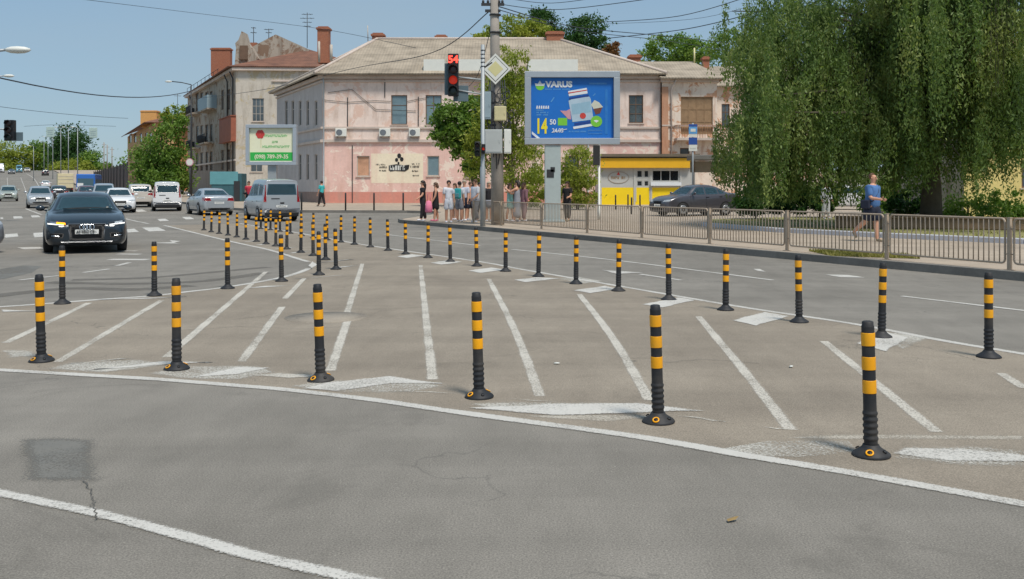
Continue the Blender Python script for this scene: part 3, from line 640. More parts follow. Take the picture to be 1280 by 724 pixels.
# mural with a black lettered plaque
q0, z0 = wf.px(464, 229); q1, z1 = wf.px(529, 192); mb = MB(); wf.bar(mb, q0, q1, z0, z1, .0, .006); mur = mb.build('mural', M['mural'], bd); mur['label'] = 'pale yellow painted mural with a black lettered plaque'
mb = MB(); a0, b0 = wf.px(486, 214.5); a1, b1 = wf.px(511, 206); pts = [(a0, b0+.1), (a0+.15, b0), (a0+.5, b0+.06), (a1-.3, b0), (a1, b0+.2), (a1+.05, b1), (a1-.4, b1-.05), (a0+.6, b1+.04), (a0, b1-.06)]
mb.prism([wf.pt(q, z, .012) for q, z in pts], wf.n*.02); pl = mb.build('mural_plaque', M['ink'], mur)
mb = MB(); qm, zm = wf.px(499, 200)
for dx, dz, s in ((-.2, .0, .16), (.2, .05, .18), (0, .32, .2), (-.05, -.25, .1)): mb.prism([wf.pt(qm+dx+s*math.cos(t)*.8, zm+dz+s*math.sin(t), .012) for t in [k*.785 for k in range(8)]], wf.n*.012)
mb.build('mural_figure', M['ink'], mur)
def glyphs(mb, wall, x0, x1, y, h, n, out=.014):
    """a row of small letter-like strokes, illegible as in the photograph"""
    qa, z = wall.px(x0, y); qb, _ = wall.px(x1, y); rr = random.Random(int(x0*7+y)); st = (qb-qa)/n
    for k in range(n):
        if rr.random() < .12: continue
        q = qa+st*k
        wall.bar(mb, q, q+st*.22, z, z+h, out, out+.006); wall.bar(mb, q+st*.26, q+st*.7, z+h*rr.choice((0, .4, .8)), z+h*rr.choice((0, .4, .8))+h*.2+.001, out, out+.006)
        if rr.random() < .6: wall.bar(mb, q+st*.55, q+st*.74, z, z+h*rr.choice((.5, 1)), out+.001, out+.005)
mb = MB()
for x0, x1, y, h, nn in ((470, 482, 207, .13, 10), (474, 484, 210.5, .16, 10), (474, 483, 214.5, .13, 8), (515, 525, 206, .13, 9), (513, 526, 210, .18, 10), (514, 523, 215, .13, 8), (516, 524, 220.5, .11, 7)): glyphs(mb, wf, x0, x1, y, h, nn)
mb.build('mural_lettering', M['ink'], mur)
mb = MB(); glyphs(mb, wf, 487.5, 510, 212.8, .36, 7, .034); mb.build('plaque_lettering', M['signw'], mur)
# roof
ez = ev+.06; O = .75
rl, rr_ = (-11.6, 82.5, zz(49, 82.5)), (3.9, 82.5, zz(49, 82.5))
fa, fb, fc, fd = (A[0]-.5, A[1]-O, ez), (B[0]+.4, B[1]-O, ez), (Cc[0]+.4, Cc[1]+O, ez), (D[0]-.9, D[1]+O, ez)
roof = roofmesh('roof', [(fa, fb, rr_, rl), (fb, fc, rr_), (fc, fd, rl, rr_), (fd, fa, rl)], M['roof'], bd)
mb = MB()
for p, q in ((rl, rr_), (fa, rl), (fb, rr_), (fd, rl)): mb.tube([Vector(p)+Vector((0, 0, .03)), Vector(q)+Vector((0, 0, .03))], .13, 8)
mb.build('ridge_cap', M['trim'], roof)
for x0, x1 in ((530, 556), (567, 604), (660, 722)):
    mb = MB(); X0, X1, Zb, Zt = at(x0, 75.2), at(x1, 75.2), ez+.05, ez+1.15; mb.box(((X0+X1)/2, 75.6, (Zb+Zt)/2), (X1-X0, 1.6, Zt-Zb)); mb.build('parapet_block', M['signw'], roof)
chimney(roof, 398, 412, 35, 62, 83, M['brick']); chimney(roof, 466, 480, 43, 54, 83, M['brick']); chimney(roof, 545, 558, 45, 52, 83.5, M['brick'], dep=.7); chimney(roof, 683, 704, 41, 59, 82.6, M['brick'], dep=1.0)
mb = MB(); mb.tube([(at(460, 83), 83, zz(52, 83)), (at(459.5, 83), 83, zz(32, 83))], .04, 6); mb.tube([(at(399, 80), 80, zz(78, 80)), (at(398.7, 80), 80, zz(52, 80))], .10, 8); mb.tube([(at(414, 80), 80, zz(76, 80)), (at(414, 80), 80, zz(56, 80))], .12, 8); mb.build('vent_pipe', M['wframe'], roof)
# right wing (part of the same row, lower roof, wooden balcony door)
wing = thing('cream_building', 'cream two-storey wing with wooden balcony doors, rust streaks and low beige roof', 'building', (0, 0, 0))
A2, B2, C2, D2 = (11.66, 74.7), (16.0, 74.9), (16.2, 86), (11.66, 86); ev2 = zz(99, 74.7)
w1 = Wall(A2, B2, gz-.5, ev2); w2 = Wall(B2, C2, gz-.5, ev2); w3 = Wall(C2, D2, gz-.5, ev2); lt = []
lt.append(win(w1, (851, 121, 891, 168), wing, M['wood'], M['wood'], cols=4, rows=3, sill=False, name='balcony_door')); lt.append(win(w1, (850, 185, 862, 215), wing, M['brown'], M['pane'], cols=1))
w1.build('wall', [(99, M['cream'])], wing); w2.build('wall', [(99, M['cream'])], wing); w3.build('wall', [(99, M['cream'])], wing)
for f in lt: f()
mb = MB(); w1.bar(mb, -.1, w1.L+.1, ev2-.25, ev2-.02, .002, .28); z = w1.px(860, 158)[1]; w1.bar(mb, 0, w1.L, z, z+.12, .002, .1); mb.build('cornice', M['trim'], wing)
mb = MB(); q0, z0 = w1.px(843, 176); q1, _ = w1.px(902, 176); w1.bar(mb, q0, min(q1, w1.L), z0, z0+.18, .0, 1.0); bal = mb.build('balcony', M['trim'], wing)
mb = MB(); q1 = min(q1, w1.L)
for k in range(18): q = q0+(q1-q0)*k/17; mb.tube([w1.pt(q, z0+.18, .96), w1.pt(q, z0+1.15, .96)], .014, 5)
mb.tube([w1.pt(q0, z0+1.15, .96), w1.pt(q1, z0+1.15, .96)], .03, 6); mb.tube([w1.pt(q0, z0+1.15, .96), w1.pt(q0, z0+1.15, .05)], .03, 6); mb.tube([w1.pt(q1, z0+1.15, .96), w1.pt(q1, z0+1.15, .05)], .03, 6); mb.build('balustrade', mat('rusty_rail', srgb(160, 106, 74), .8, .2), bal)
q, _ = w1.px(839, 100); mb = MB(); mb.tube([w1.pt(max(q, .1)+.35, ev2, .5), w1.pt(max(q, .1), ev2-.75, .12), w1.pt(max(q, .1), gz+.2, .12)], .06, 8); mb.build('drainpipe', M['trim'], wing)
mb = MB(); mb.box((11.9, 74.66, (ev2+gz)/2-.3), (.5, .05, ev2-gz-.6)); mb.build('rust_stained_pilaster', plaster('rust_plaster', srgb(196, 150, 122), srgb(160, 100, 70), .7), wing)
e2 = ev2+.05
roofmesh('roof', [((11.5, 74, e2), (16.6, 74.2, e2), (14.9, 79.5, zz(77, 79.5)), (10.4, 79.5, zz(77, 79.5))), ((16.6, 74.2, e2), (16.9, 86.6, e2), (14.9, 79.5, zz(77, 79.5))), ((16.9, 86.6, e2), (11.5, 86.6, e2), (10.4, 79.5, zz(77, 79.5)), (14.9, 79.5, zz(77, 79.5)))], M['roof'], wing)
chimney(wing, 786, 800, 70, 77, 81, M['brick']); chimney(wing, 878, 886, 72, 80, 81, M['brick'])
mb = MB(); mb.tube([(at(868, 79), 79, zz(80, 79)), (at(868, 79), 79, zz(60, 79))], .07, 8); mb.build('vent_pipe', M['signy'], wing)
# next wing behind the weeping tree
wn = thing('house', 'cream house with pale gabled roof partly hidden behind the weeping tree', 'building', (0, 0, 0)); e3 = zz(108, 80)
wa, wb2 = Wall((16.5, 80), (26, 80), P(80)-.3, e3), Wall((26, 80), (26, 90), P(80)-.3, e3); r3 = wa.rect(902, 130, 912, 160); wa.hole(r3); wa.build('wall', [(99, M['cream'])], wn); wb2.build('wall', [(99, M['cream'])], wn); wa.window(r3, wn, M['brown'], M['pane'])
roofmesh('roof', [((16.2, 79.4, e3), (26.6, 79.4, e3), (26.6, 85, e3+2.3), (16.2, 85, e3+2.3)), ((26.6, 90.6, e3), (16.2, 90.6, e3), (16.2, 85, e3+2.3), (26.6, 85, e3+2.3))], M['roof'], wn)
for x, nm in ((427, 'leftmost white air conditioner on the pink wall, near the building corner'), (481.5, 'white air conditioner in the middle of three on the pink wall'), (518.5, 'rightmost white air conditioner on the pink wall, beside the green tree')): aircon(wf, x, 166, nm)
# ------------------------------------------------------------------ tall grey building on the left of the pink one
gb = thing('grey_building', 'weathered grey three-storey apartment block with hanging balconies and ruined gable', 'building', (0, 0, 0))
gz2 = P(107)
Ag, Bg = (22.7-.5*107, 107.0), (22.7-.5*140, 140.0); Cg = (-16.5, 107.6); top = zz(84, 107)
wg = Wall(Bg, Ag, gz2-.5, top); wc = Wall(Ag, Cg, gz2-.5, top); wc2 = Wall(Cg, (-16.5, 140), gz2-.5, top); lt = []
for x, ys in ((246.5, 1), (252, 1), (258.5, 1), (264, 1), (278, 1), (286, 1)):
    for k, (ya, yb) in enumerate(((117, 139), (158, 178), (192, 214))):
        t = (x-240)/52; lt.append(win(wg, (x-1.6, ya-6*t, x+1.6, yb-2*t), gb, M['brown'], M['pane'], cols=2, rows=2, sill=False))
lt.append(win(wc, (315, 123, 330, 152), gb, M['wframe'], M['pane'], cols=3, rows=3, label='tall window in the cream end wall')); lt.append(win(wc, (313, 185, 328, 215), gb, M['wframe'], M['pane']))
wg.build('wall', [(gz2+4.2, plaster('grey_base', srgb(150, 138, 128), srgb(110, 96, 84), .7)), (99, M['old'])], gb, label='long grey street wall'); wc.build('wall', [(99, M['oldc'])], gb, label='cream end wall with stains'); wc2.build('wall', [(99, M['old'])], gb)
for f in lt: f()
mb = MB(); wg.bar(mb, 0, wg.L, top-.4, top-.05, .002, .45); wc.bar(mb, -.3, wc.L, top-.4, top-.06, .002, .45); wg.bar(mb, 0, wg.L, gz2+4.2, gz2+4.4, .002, .12)
wc.bar(mb, 4, wc.L, top-1.6, top-1.42, .002, .15); mb.build('cornice', M['trim'], gb)
for (x0, x1, yb, yt, encl) in ((259, 271, 142, 122, 1), (243, 251, 146, 132, 0), (243, 251, 188, 174, 0), (258, 268, 182, 168, 0)):
    q0, z0 = wg.px(x0, yb); q1, _ = wg.px(x1, yb); z1 = wg.px((x0+x1)/2, yt)[1]; mb = MB()
    wg.bar(mb, q0, q1, z0, z0+.18, .0, 1.2); b_ = mb.build('balcony', M['old'], gb); mb = MB()
    if encl: wg.bar(mb, q0, q1, z0+.18, z1, 1.1, 1.16); wg.bar(mb, q0, q0+.06, z0+.18, z1, .0, 1.1); wg.bar(mb, q1-.06, q1, z0+.18, z1, .0, 1.1)
    else:
        for k in range(20): q = q0+(q1-q0)*k/19; mb.tube([wg.pt(q, z0+.18, 1.15), wg.pt(q, z0+1.2, 1.15)], .02, 4)
        wg.bar(mb, q0, q1, z0+1.2, z0+1.26, 1.12, 1.18); wg.bar(mb, q0, q0+.05, z0+.2, z0+1.2, 0, 1.12)
    mb.build('balcony_panel' if encl else 'balustrade', M['cab'] if encl else M['darkm'], b_)
mb = MB(); q0, z0 = wg.px(280, 179); q1, _ = wg.px(295, 179); z1 = wg.px(287, 148)[1]; wg.bar(mb, q0, q1, z0, z1, .0, .55); wg.bar(mb, q0-.1, q1+.1, z0-.1, z0, 0, .62); wg.bar(mb, q0-.1, q1+.1, z1, z1+.1, 0, .65); mb.build('balcony_enclosure', M['orange'], gb)['label'] = 'rust-orange panelled balcony'
for x in (241, 285.5, 292.5): q, z = wg.px(x, 108); MB().tube([wg.pt(q, top-.4, .5), wg.pt(q, top-1.2, .14), wg.pt(q, gz2+.3, .14)], .08, 6).build('drainpipe', M['darkm'], gb)
tz = top+.05; yA = Vector((Ag[0], Ag[1], 0))
pA, pB, pC, pD = (Ag[0]-.7, Ag[1]-.6, tz), (Cg[0]+.5, Cg[1]-.6, tz), (-16, 141, tz), (Bg[0]-1, Bg[1]+1, tz)
rg0, rg1 = (-24.5, 116, zz(62, 116)), (-34, 134, zz(62, 116)-.2)
rf = roofmesh('roof', [(pA, pB, rg0), (pB, pC, rg1, rg0), (pC, pD, rg1), (pD, pA, rg0, rg1)], M['rroof'], gb)
roofmesh('rear_gable', [((at(318, 118), 118, zz(66, 118)), (at(352, 118), 118, zz(48, 118)), (at(392, 118), 118, zz(66, 118)), (at(392, 118), 118, zz(82, 118)), (at(318, 118), 118, zz(82, 118)))], M['old'], rf, 3.0)
chimney(rf, 265, 289, 61, 84, 126, M['brick'], dep=1.0); chimney(rf, 312, 322, 54, 70, 121, M['brick'], cap=False)
mb = MB(); Yg = 110; pts = [(293, 84), (295, 60), (294, 54), (298, 50), (302, 39), (306, 41), (310, 54), (316, 62), (322, 73), (318, 84)]
mb.prism([(at(x, Yg), Yg, zz(y, Yg)) for x, y in pts], (0, 1.2, 0)); gbl = mb.build('ruined_gable', M['old'], rf)
mb = MB(); mb.box((at(305, Yg), Yg-.05, zz(66, Yg)), (.9, .3, 1.6)); mb.build('gable_niche', M['brown'], gbl)
def antenna(parent, x, y0, y1, Y, arms):
    mb = MB(); X = at(x, Y); mb.tube([(X, Y, zz(y1, Y)), (X, Y, zz(y0, Y))], .045, 6)
    for k, (dy, w) in enumerate(arms): z = zz(y0+dy, Y); mb.tube([(X-w, Y, z), (X+w, Y, z)], .03, 5); mb.tube([(X-w*.5, Y-.4, z), (X-w*.5, Y+.4, z)], .025, 5); mb.tube([(X+w*.5, Y-.4, z), (X+w*.5, Y+.4, z)], .025, 5)
    mb.build('roof_antenna', M['darkm'], parent)
antenna(rf, 384, 16, 60, 122, ((2, .7), (7, .9), (12, .6), (17, .5))); antenna(rf, 317, 34, 62, 122, ((1, .3), (7, .4))); antenna(rf, 336, 36, 54, 120, ((1, .6), (5, .4)))
mb = MB()
for k in range(9): q = 1+k*3.2; mb.tube([wg.pt(q, top, .2), wg.pt(q, top+.9, .2)], .03, 5)
mb.tube([wg.pt(1, top+.9, .2), wg.pt(27, top+.9, .2)], .03, 5); mb.build('roof_rail', M['darkm'], rf)
# ------------------------------------------------------------------ further buildings on the left
fb_ = thing('ochre_building', 'distant ochre apartment block with rust roof behind the roadside trees', 'building', (0, 0, 0))
Y1 = 178; a1 = (22.7-.5*Y1, Y1); b1 = (22.7-.5*228, 228); c1 = (a1[0]+24, Y1+6); t1 = zz(153, Y1)
u1 = Wall(b1, a1, 0, t1); u2 = Wall(a1, c1, 0, t1); lt = []
for x in (163, 169, 176, 183, 188):
    for ya in (168, 188): lt.append(win(u1, (x-1.4, ya-(x-160)*.1, x+1.4, ya+11-(x-160)*.1), fb_, M['brown'], M['pane'], cols=1, rows=1, sill=False))
u1.build('wall', [(99, M['far'])], fb_); u2.build('wall', [(99, M['far'])], fb_)
for f in lt: f()
roofmesh('roof', [((a1[0]-1.5, a1[1]-1, t1), (c1[0], c1[1]-1, t1), (c1[0]-6, c1[1]+12, t1+4.2), (a1[0]+6, a1[1]+14, t1+4.2)), ((a1[0]-1.5, a1[1]-1, t1), (a1[0]+6, a1[1]+14, t1+4.2), (b1[0]+6, b1[1], t1+4), (b1[0]-1.5, b1[1], t1))], M['rroof'], fb_)
chimney(fb_, 178, 198, 139, 152, 192, mat('ochre_brick', srgb(214, 160, 96), .9, .15), dep=2); antenna(fb_, 222, 118, 140, 185, ((2, .7),)); 
ob = thing('brick_house', 'small rust-brick house half hidden by the roadside tree', 'building', (0, 0, 0)); Y2 = 160; o1 = Wall((at(218, Y2), Y2), (at(240, Y2), Y2), 0, zz(160, Y2)); r = o1.rect(229, 174, 231, 182); o1.hole(r); o1.build('wall', [(99, mat('rust_brick', srgb(184, 122, 86), .9, .2))], ob); o1.window(r, ob, M['brown'], M['pane'], cols=1, sill=False)
o2 = Wall((at(218, Y2)-3, Y2+12), (at(218, Y2), Y2), 0, zz(160, Y2)); o2.build('wall', [(99, M['far'])], ob)
roofmesh('roof', [((at(212, Y2), Y2-1, zz(161, Y2)), (at(242, Y2), Y2-1, zz(160, Y2)), (at(242, Y2), Y2+7, zz(152, Y2)), (at(214, Y2), Y2+7, zz(153, Y2)))], M['rroof'], ob)
dw = thing('site_fence', 'dark brown boarded fence along the left road beyond the cars', 'fence', (0, 0, 0)); Y3 = 150; w_ = Wall((at(118, 235), 235), (at(160, 150), 150), P(200)-2.5, zz(208, 170)); w_.build('board_panel', [(99, mat('dark_boards', srgb(92, 78, 74), .85, .2, 1))], dw)
for k in range(14): w_.bar(MB_ := MB(), k*w_.L/13-.1, k*w_.L/13+.1, P(200)-2.5, zz(206, 170), .0, .2); MB_.build('fence_post', M['darkm'], dw)
# yellow building at the right edge
yb = thing('yellow_building', 'pale yellow rendered house behind the hedge at the far right', 'building', (0, 0, 0))
y1 = Wall((at(1205, 44), 44), (at(1205, 44)+14, 42), 0, 6.5); y2 = Wall((at(1205, 44)-.6, 52), (at(1205, 44), 44), 0, 6.5); r = y1.rect(1277, 200, 1300, 235); y1.hole(r); y1.build('wall', [(99, M['yel'])], yb); y2.build('wall', [(99, M['old'])], yb); y1.window(r, yb, M['brown'], M['pane'])
X0 = at(1205, 44); roofmesh('roof', [((X0-.8, 43.2, 6.5), (X0+14.5, 41.2, 6.5), (X0+14.5, 47, 9), (X0-.8, 48, 9))], M['rroof'], yb)
# ------------------------------------------------------------------ kiosk, shelter, signs
k_ = thing('kiosk', 'yellow and grey street kiosk with dark serving window and orange fascia', 'kiosk', (0, 0, 0)); YK = 69.0; kz = P(YK)+.14
W_ = Wall((at(748, YK), YK), (at(869, YK), YK), kz, zz(196, YK)); rw = W_.rect(815, 212.5, 849, 227); W_.hole(rw); d1 = W_.rect(796, 213, 803, 222); d2 = W_.rect(805, 213, 811, 222); d3 = W_.rect(796, 226, 803, 233); d4 = W_.rect(805, 226, 811, 233)
for d in (d1, d2, d3, d4): W_.hole(d)
zy = W_.px(780, 234.5)[1]
W_.build('wall', [(zy, M['kyel']), (99, M['kgrey'])], k_, depth=.12)
mb = MB(); xk0, xk1 = at(748, YK), at(869, YK)
mb.box((xk0+.05, YK+1.35, (kz+zz(196, YK))/2), (.1, 2.6, zz(196, YK)-kz)); mb.box((xk1-.05, YK+1.35, (kz+zz(196, YK))/2), (.1, 2.6, zz(196, YK)-kz)); mb.box(((xk0+xk1)/2, YK+2.7, (kz+zz(196, YK))/2), (xk1-xk0, .1, zz(196, YK)-kz)); mb.build('side_wall', M['kgrey'], k_)
mb = MB(); mb.box(((xk0+xk1)/2, YK+1.2, zz(194.5, YK)), (xk1-xk0+.5, 3.4, .2)); mb.build('roof', mat('kiosk_roof', srgb(112, 100, 84), .8), k_)
mb = MB(); q0, z0 = W_.px(750, 210); q1, z1 = W_.px(862, 198); W_.bar(mb, q0, q1, z0, z1, .0, .35); mb.build('fascia', M['kora'], k_)
o = W_.window(rw, k_, M['kgrey'], mat('dark_interior_glass', srgb(26, 28, 32), .1, .3, 2), cols=3, rows=1, sill=False, depth=.1, name='serving_window')
mb = MB(); q0, z0 = W_.px(813, 234); q1, z1 = W_.px(851, 228); W_.bar(mb, q0, q1, z0+.1, z1, .0, .22); mb.build('counter', M['pwhite'], o)
dr = MB(); q0, z0 = W_.px(794, 252); q1, z1 = W_.px(813, 211); W_.bar(dr, q0, q0+.08, z0, z1, 0, .03); W_.bar(dr, q1-.08, q1, z0, z1, 0, .03); dr = dr.build('door_frame', M['kgrey'], k_)
for d in (d1, d2, d3, d4): W_.window(d, dr, M['kgrey'], mat('dark_pane', srgb(50, 54, 58), .15, .4, 3), cols=1, rows=1, sill=False, depth=.08, t=.05, name='door_light')
mb = MB(); qm, zm = W_.px(773, 222)
ring = [W_.pt(qm+.75*math.cos(t), zm+.42*math.sin(t), .02) for t in [k*.3927 for k in range(17)]]; mb.tube(ring, .012, 4, False); glyphs(mb, W_, 764, 782, 224, .2, 7, .006); mb.build('faded_logo', M['wood'], k_)
mb = MB(); mb.prism([W_.pt(qm-.12, zm+.18, .006), W_.pt(qm+.12, zm+.18, .006), W_.pt(qm, zm+.42, .006)], W_.n*.01); mb.build('logo_mark', M['pred'], k_)
for x in (751, 793, 814, 851, 867): q, _ = W_.px(x, 220); W_.bar(MB_ := MB(), q-.06, q+.06, kz, zz(210, YK), .003, .05); MB_.build('frame_strip', M['kgrey'], k_)
sh = thing('bus_shelter', 'grey flat-roofed bus shelter right of the yellow kiosk', 'bus shelter', (0, 0, 0)); YS = 63; X0, X1 = at(868, YS), at(930, YS); sz = P(YS)+.14
MB().box(((X0+X1)/2, YS+.6, zz(197, YS)), (X1-X0+.4, 2.2, .32), 0, .04).build('roof', mat('shelter_roof', srgb(106, 104, 98), .7), sh)
MB().box(((X0+X1)/2, YS+1.5, zz(208, YS)), (X1-X0, .08, .75)).build('back_panel', mat('shelter_panel', srgb(142, 134, 120), .7), sh)
for x in (X0+.2, X1-.2): MB().box((x, YS+1.4, (sz+zz(200, YS))/2), (.12, .12, zz(200, YS)-sz)).build('post', M['brown'], sh)
bs = G(866, 268, .146); Y = bs.y; st = thing('bus_stop_sign', 'tall bus stop pole with two blue and white panels in front of the kiosk', 'bus stop sign', bs); H = zz(154, Y)-bs.z
MB().lathe([(.045, 0), (.045, H)], 10).build('pole', M['galv'], st)
for ya, yb, m in ((155.5, 158.5, M['signb']), (158.7, 167.5, M['plight']), (168, 171.5, M['signw']), (172, 181, M['signb']), (181.2, 189, M['signw'])):
    MB().box((0, -.06, (zz(ya, Y)+zz(yb, Y))/2-bs.z), (.44, .03, zz(ya, Y)-zz(yb, Y))).build('sign_panel', m, st)
MB().box((0, -.08, zz(163, Y)-bs.z), (.26, .012, .16), 0, .0).box((0, -.08, zz(185, Y)-bs.z), (.3, .012, .05)).build('bus_symbol', M['signw'], st)
p = G(749, 275, .146); H = zz(180, p.y)-p.z
t = thing('light_pole', 'slim pale pole standing just left of the yellow kiosk', 'pole', p); MB().lathe([(.07, 0), (.07, .5), (.05, .52), (.045, H)], 10).build('shaft', M['signw'], t); MB().box((-.12, 0, H-.5), (.3, .2, .9), 0, .02).build('box', M['darkm'], t)
for i, (x, y) in enumerate(((769.5, 262), (785, 261), (789.5, 268), (800, 262))):
    p = G(x, y, .146); o = MB().lathe([(.045, 0), (.045, .85), (.03, .9)], 8).build('parking_post', M['darkm'], None, p); tag(o, '%s dark post from the left in front of the yellow kiosk' % ORD[i], 'post', 'posts before the kiosk')
for i, x in enumerate((377, 432, 467.5, 504)):
    p = G(x, 263, .146); o = MB().lathe([(.05, 0), (.05, 1.0), (.035, 1.05)], 8).build('pavement_post', M['darkm'], None, p); tag(o, '%s thin dark post from the left before the pink wall' % ORD[i], 'post', 'posts before the pink building')
# large billboard
p = G(691, 278, .146); YB = p.y; bb = thing('billboard', 'large blue supermarket billboard in a grey frame on a thick grey column', 'billboard', p); lz = lambda y: zz(y, YB)-p.z; lx = lambda x: at(x, YB)-p.x
MB().box((0, .25, lz(230)), (lx(701)-lx(681), .42, lz(181)), 0, .03).box((0, .25, .05), (1.0, .7, .1), 0, .02).build('column', mat('billboard_column', srgb(170, 182, 182), .55, .08, 1.2, dirt=.3), bb)
MB().box((lx(688), .03, lz(217)), (.3, .012, .34), .0, .004).box((lx(691), .03, lz(212)), (.18, .012, .2)).build('pasted_sticker', M['darkm'], bb)
x0, x1, zb, zt = lx(656), lx(775), lz(180.5), lz(89); mb = MB(); f = .26
for c, d in ((((x0+x1)/2, .2, zt-f/2), (x1-x0, .44, f)), (((x0+x1)/2, .2, zb+f/2), (x1-x0, .44, f)), ((x0+f/2, .2, (zb+zt)/2), (f, .44, zt-zb-2*f-.004)), ((x1-f/2, .2, (zb+zt)/2), (f, .44, zt-zb-2*f-.004))): mb.box(c, d, 0, .015)
mb.box(((x0+x1)/2, .3, (zb+zt)/2), (x1-x0-2*f+.004, .2, zt-zb-2*f+.004)); mb.build('frame', M['board'], bb)
xa, xb, za, zc = x0+f, x1-f, zb+f, zt-f
post = MB().box(((xa+xb)/2, .17, (za+zc)/2), (xb-xa-.01, .04, zc-za-.01)).build('poster', M['pblue'], bb)
def U(u, v, o=0.0): return (xa+(xb-xa)*(u-78)/742, .147-o, zc-(zc-za)*(v-82)/563)   # poster coordinates follow the printed layout
def shape(name, m, pts, o=.002, parent=None): return MB().prism([U(u, v, o) for u, v in pts], (0, -.003, 0)).build(name, m, parent or post)
def circ(cx, cy, r, n=24, sy=1.0, a0=0, a1=360): return [(cx+r*math.cos(R(a0+(a1-a0)*k/n)), cy+r*sy*math.sin(R(a0+(a1-a0)*k/n))) for k in range(n+(a1-a0 < 360))]
RX = (R(90), 0, 0)
def ptext(s, size, m, u, v, o=.006, sx=1.0, bold=.0, align='LEFT', rot=0): return text_mesh(s, size, m, post, U(u, v, o), (R(90), R(-rot), 0), .002, align, sx=sx, bold=bold)
ptext('VARUS', .335, M['pwhite'], 212, 168, sx=1.08, bold=.018)
leaf = shape('logo_leaf', M['pgreen'], circ(160, 158, 40, 16, 1, 0, 180))
shape('logo_leaf', M['pwhite'], [(120, 158), (112, 132), (140, 138), (158, 108), (176, 138), (206, 132), (198, 158)], .006, leaf)
def pline(name, m, u0, u1, v, h, n, o=.003):
    mb = MB(); rr = random.Random(int(u0+v)); st = (u1-u0)/n
    for k in range(n):
        if rr.random() < .14: continue
        a = U(u0+k*st, v, o); b = U(u0+k*st+st*.72, v-h, o); mb.prism([a, (b[0], a[1], a[2]), b, (a[0]+st*.001, a[1], b[2])], (0, -.002, 0))
    return mb.build(name, m, post)
pline('small_print', M['plight'], 205, 432, 193, 9, 22); pline('small_print', M['plight'], 604, 760, 143, 15, 14); pline('small_print', M['pwhite'], 125, 246, 370, 28, 6); pline('small_print', M['plight'], 128, 192, 390, 12, 7); pline('small_print', M['plight'], 128, 236, 412, 14, 10); pline('small_print', M['plight'], 128, 232, 434, 14, 10); pline('small_print', M['plight'], 418, 576, 588, 13, 18)
shape('panel_strip', mat('poster_mid_blue', srgb(40, 122, 200), .5), [(745, 190), (768, 190), (768, 606), (745, 606)]); mb = MB()
mb.tube([U(u, v, .003) for u, v in ((592, 572), (718, 572), (718, 602), (592, 602), (592, 572))], .008, 4, False); mb.build('outline_box', M['plight'], post)
ptext('14', .86, M['pyellow'], 118, 596, sx=.58, bold=.028); ptext('50', .30, M['pwhite'], 246, 516, sx=.9, bold=.008); ptext('24.05', .24, M['pwhite'], 268, 590, sx=.9, bold=.004); shape('strike_line', M['pwhite'], [(264, 588), (402, 556), (402, 562), (264, 594)], .009)
shape('green_label', M['pgreen'], [(320, 456), (404, 456), (404, 526), (320, 526)]); 
shape('tub_lid', M['pwhite'], [(412, 206), (580, 176), (588, 228), (420, 254)], .004); shape('tub_band', M['pred'], [(414, 220), (584, 192), (585, 200), (416, 230)], .008)
shape('tub_body', mat('poster_tub', srgb(176, 198, 214), .5, .1, 3), [(416, 296), (470, 270), (604, 258), (616, 280), (640, 470), (452, 494)], .004); shape('tub_label', mat('poster_label', srgb(150, 186, 206), .5, .1, 3), [(440, 330), (612, 300), (622, 400), (452, 424)], .008)
shape('tub_rim', M['pdark'], [(420, 268), (596, 238), (600, 256), (424, 286)], .006); shape('tub_rim', M['pdark'], [(468, 504), (624, 480), (626, 500), (470, 526)], .006); shape('tub_base', M['pwhite'], [(456, 538), (630, 508), (634, 530), (462, 560)], .006)
shape('fruit', M['pred'], circ(545, 436, 28, 14), .012); shape('berry_splash', M['pink2'], [(340, 388), (396, 390), (430, 372), (440, 470), (412, 466), (384, 432)], .003); shape('cupcake_cream', mat('poster_cupcake', srgb(206, 206, 190), .5, .1, 3), [(620, 330), (650, 290), (690, 310), (728, 356), (640, 372)], .003); shape('cupcake_base', M['pbrown'], [(640, 374), (720, 358), (700, 412), (660, 424)], .003)
shape('price_dot', M['pgreen'], circ(667, 488, 52, 28), .012); shape('dot_mark', M['pwhite'], [(640, 480), (668, 474), (690, 484), (666, 500)], .016); shape('feather', M['plight'], [(254, 306), (284, 262), (290, 266), (264, 308)]); shape('feather', M['plight'], [(634, 250), (656, 226), (660, 232), (640, 252)])
shape('corner_tag', M['pwhite'], [(86, 580), (160, 644), (130, 644), (86, 606)]); shape('corner_tag', M['pdark'], [(86, 608), (128, 644), (86, 644)])
# small billboard by the vans
p = G(340, 263.5, .146); YC = p.y; b2 = thing('billboard', 'small cream and green advertising board with a phone number before the grey building', 'billboard', p); lz = lambda y: zz(y, YC)-p.z; lx = lambda x: at(x, YC)-p.x
MB().box((0, .15, lz(206)/2), (.5, .3, lz(206))).build('column', M['galv'], b2)
x0, x1, zb, zt = lx(308), lx(371), lz(206.5), lz(156); f = .2; mb = MB()
for c, d in ((((x0+x1)/2, 0, zt-f/2), (x1-x0, .4, f)), (((x0+x1)/2, 0, zb+f/2), (x1-x0, .4, f)), ((x0+f/2, 0, (zb+zt)/2), (f, .4, zt-zb-2*f-.004)), ((x1-f/2, 0, (zb+zt)/2), (f, .4, zt-zb-2*f-.004))): mb.box(c, d, 0, .015)
mb.box(((x0+x1)/2, .1, (zb+zt)/2), (x1-x0-2*f+.004, .18, zt-zb-2*f+.004)); mb.build('frame', M['board'], b2)
xa, xb, za, zc = x0+f, x1-f, zb+f, zt-f
post2 = MB().box(((xa+xb)/2, -.01, (za+zc)/2), (xb-xa-.01, .04, zc-za-.01)).build('poster', M['pcream'], b2)
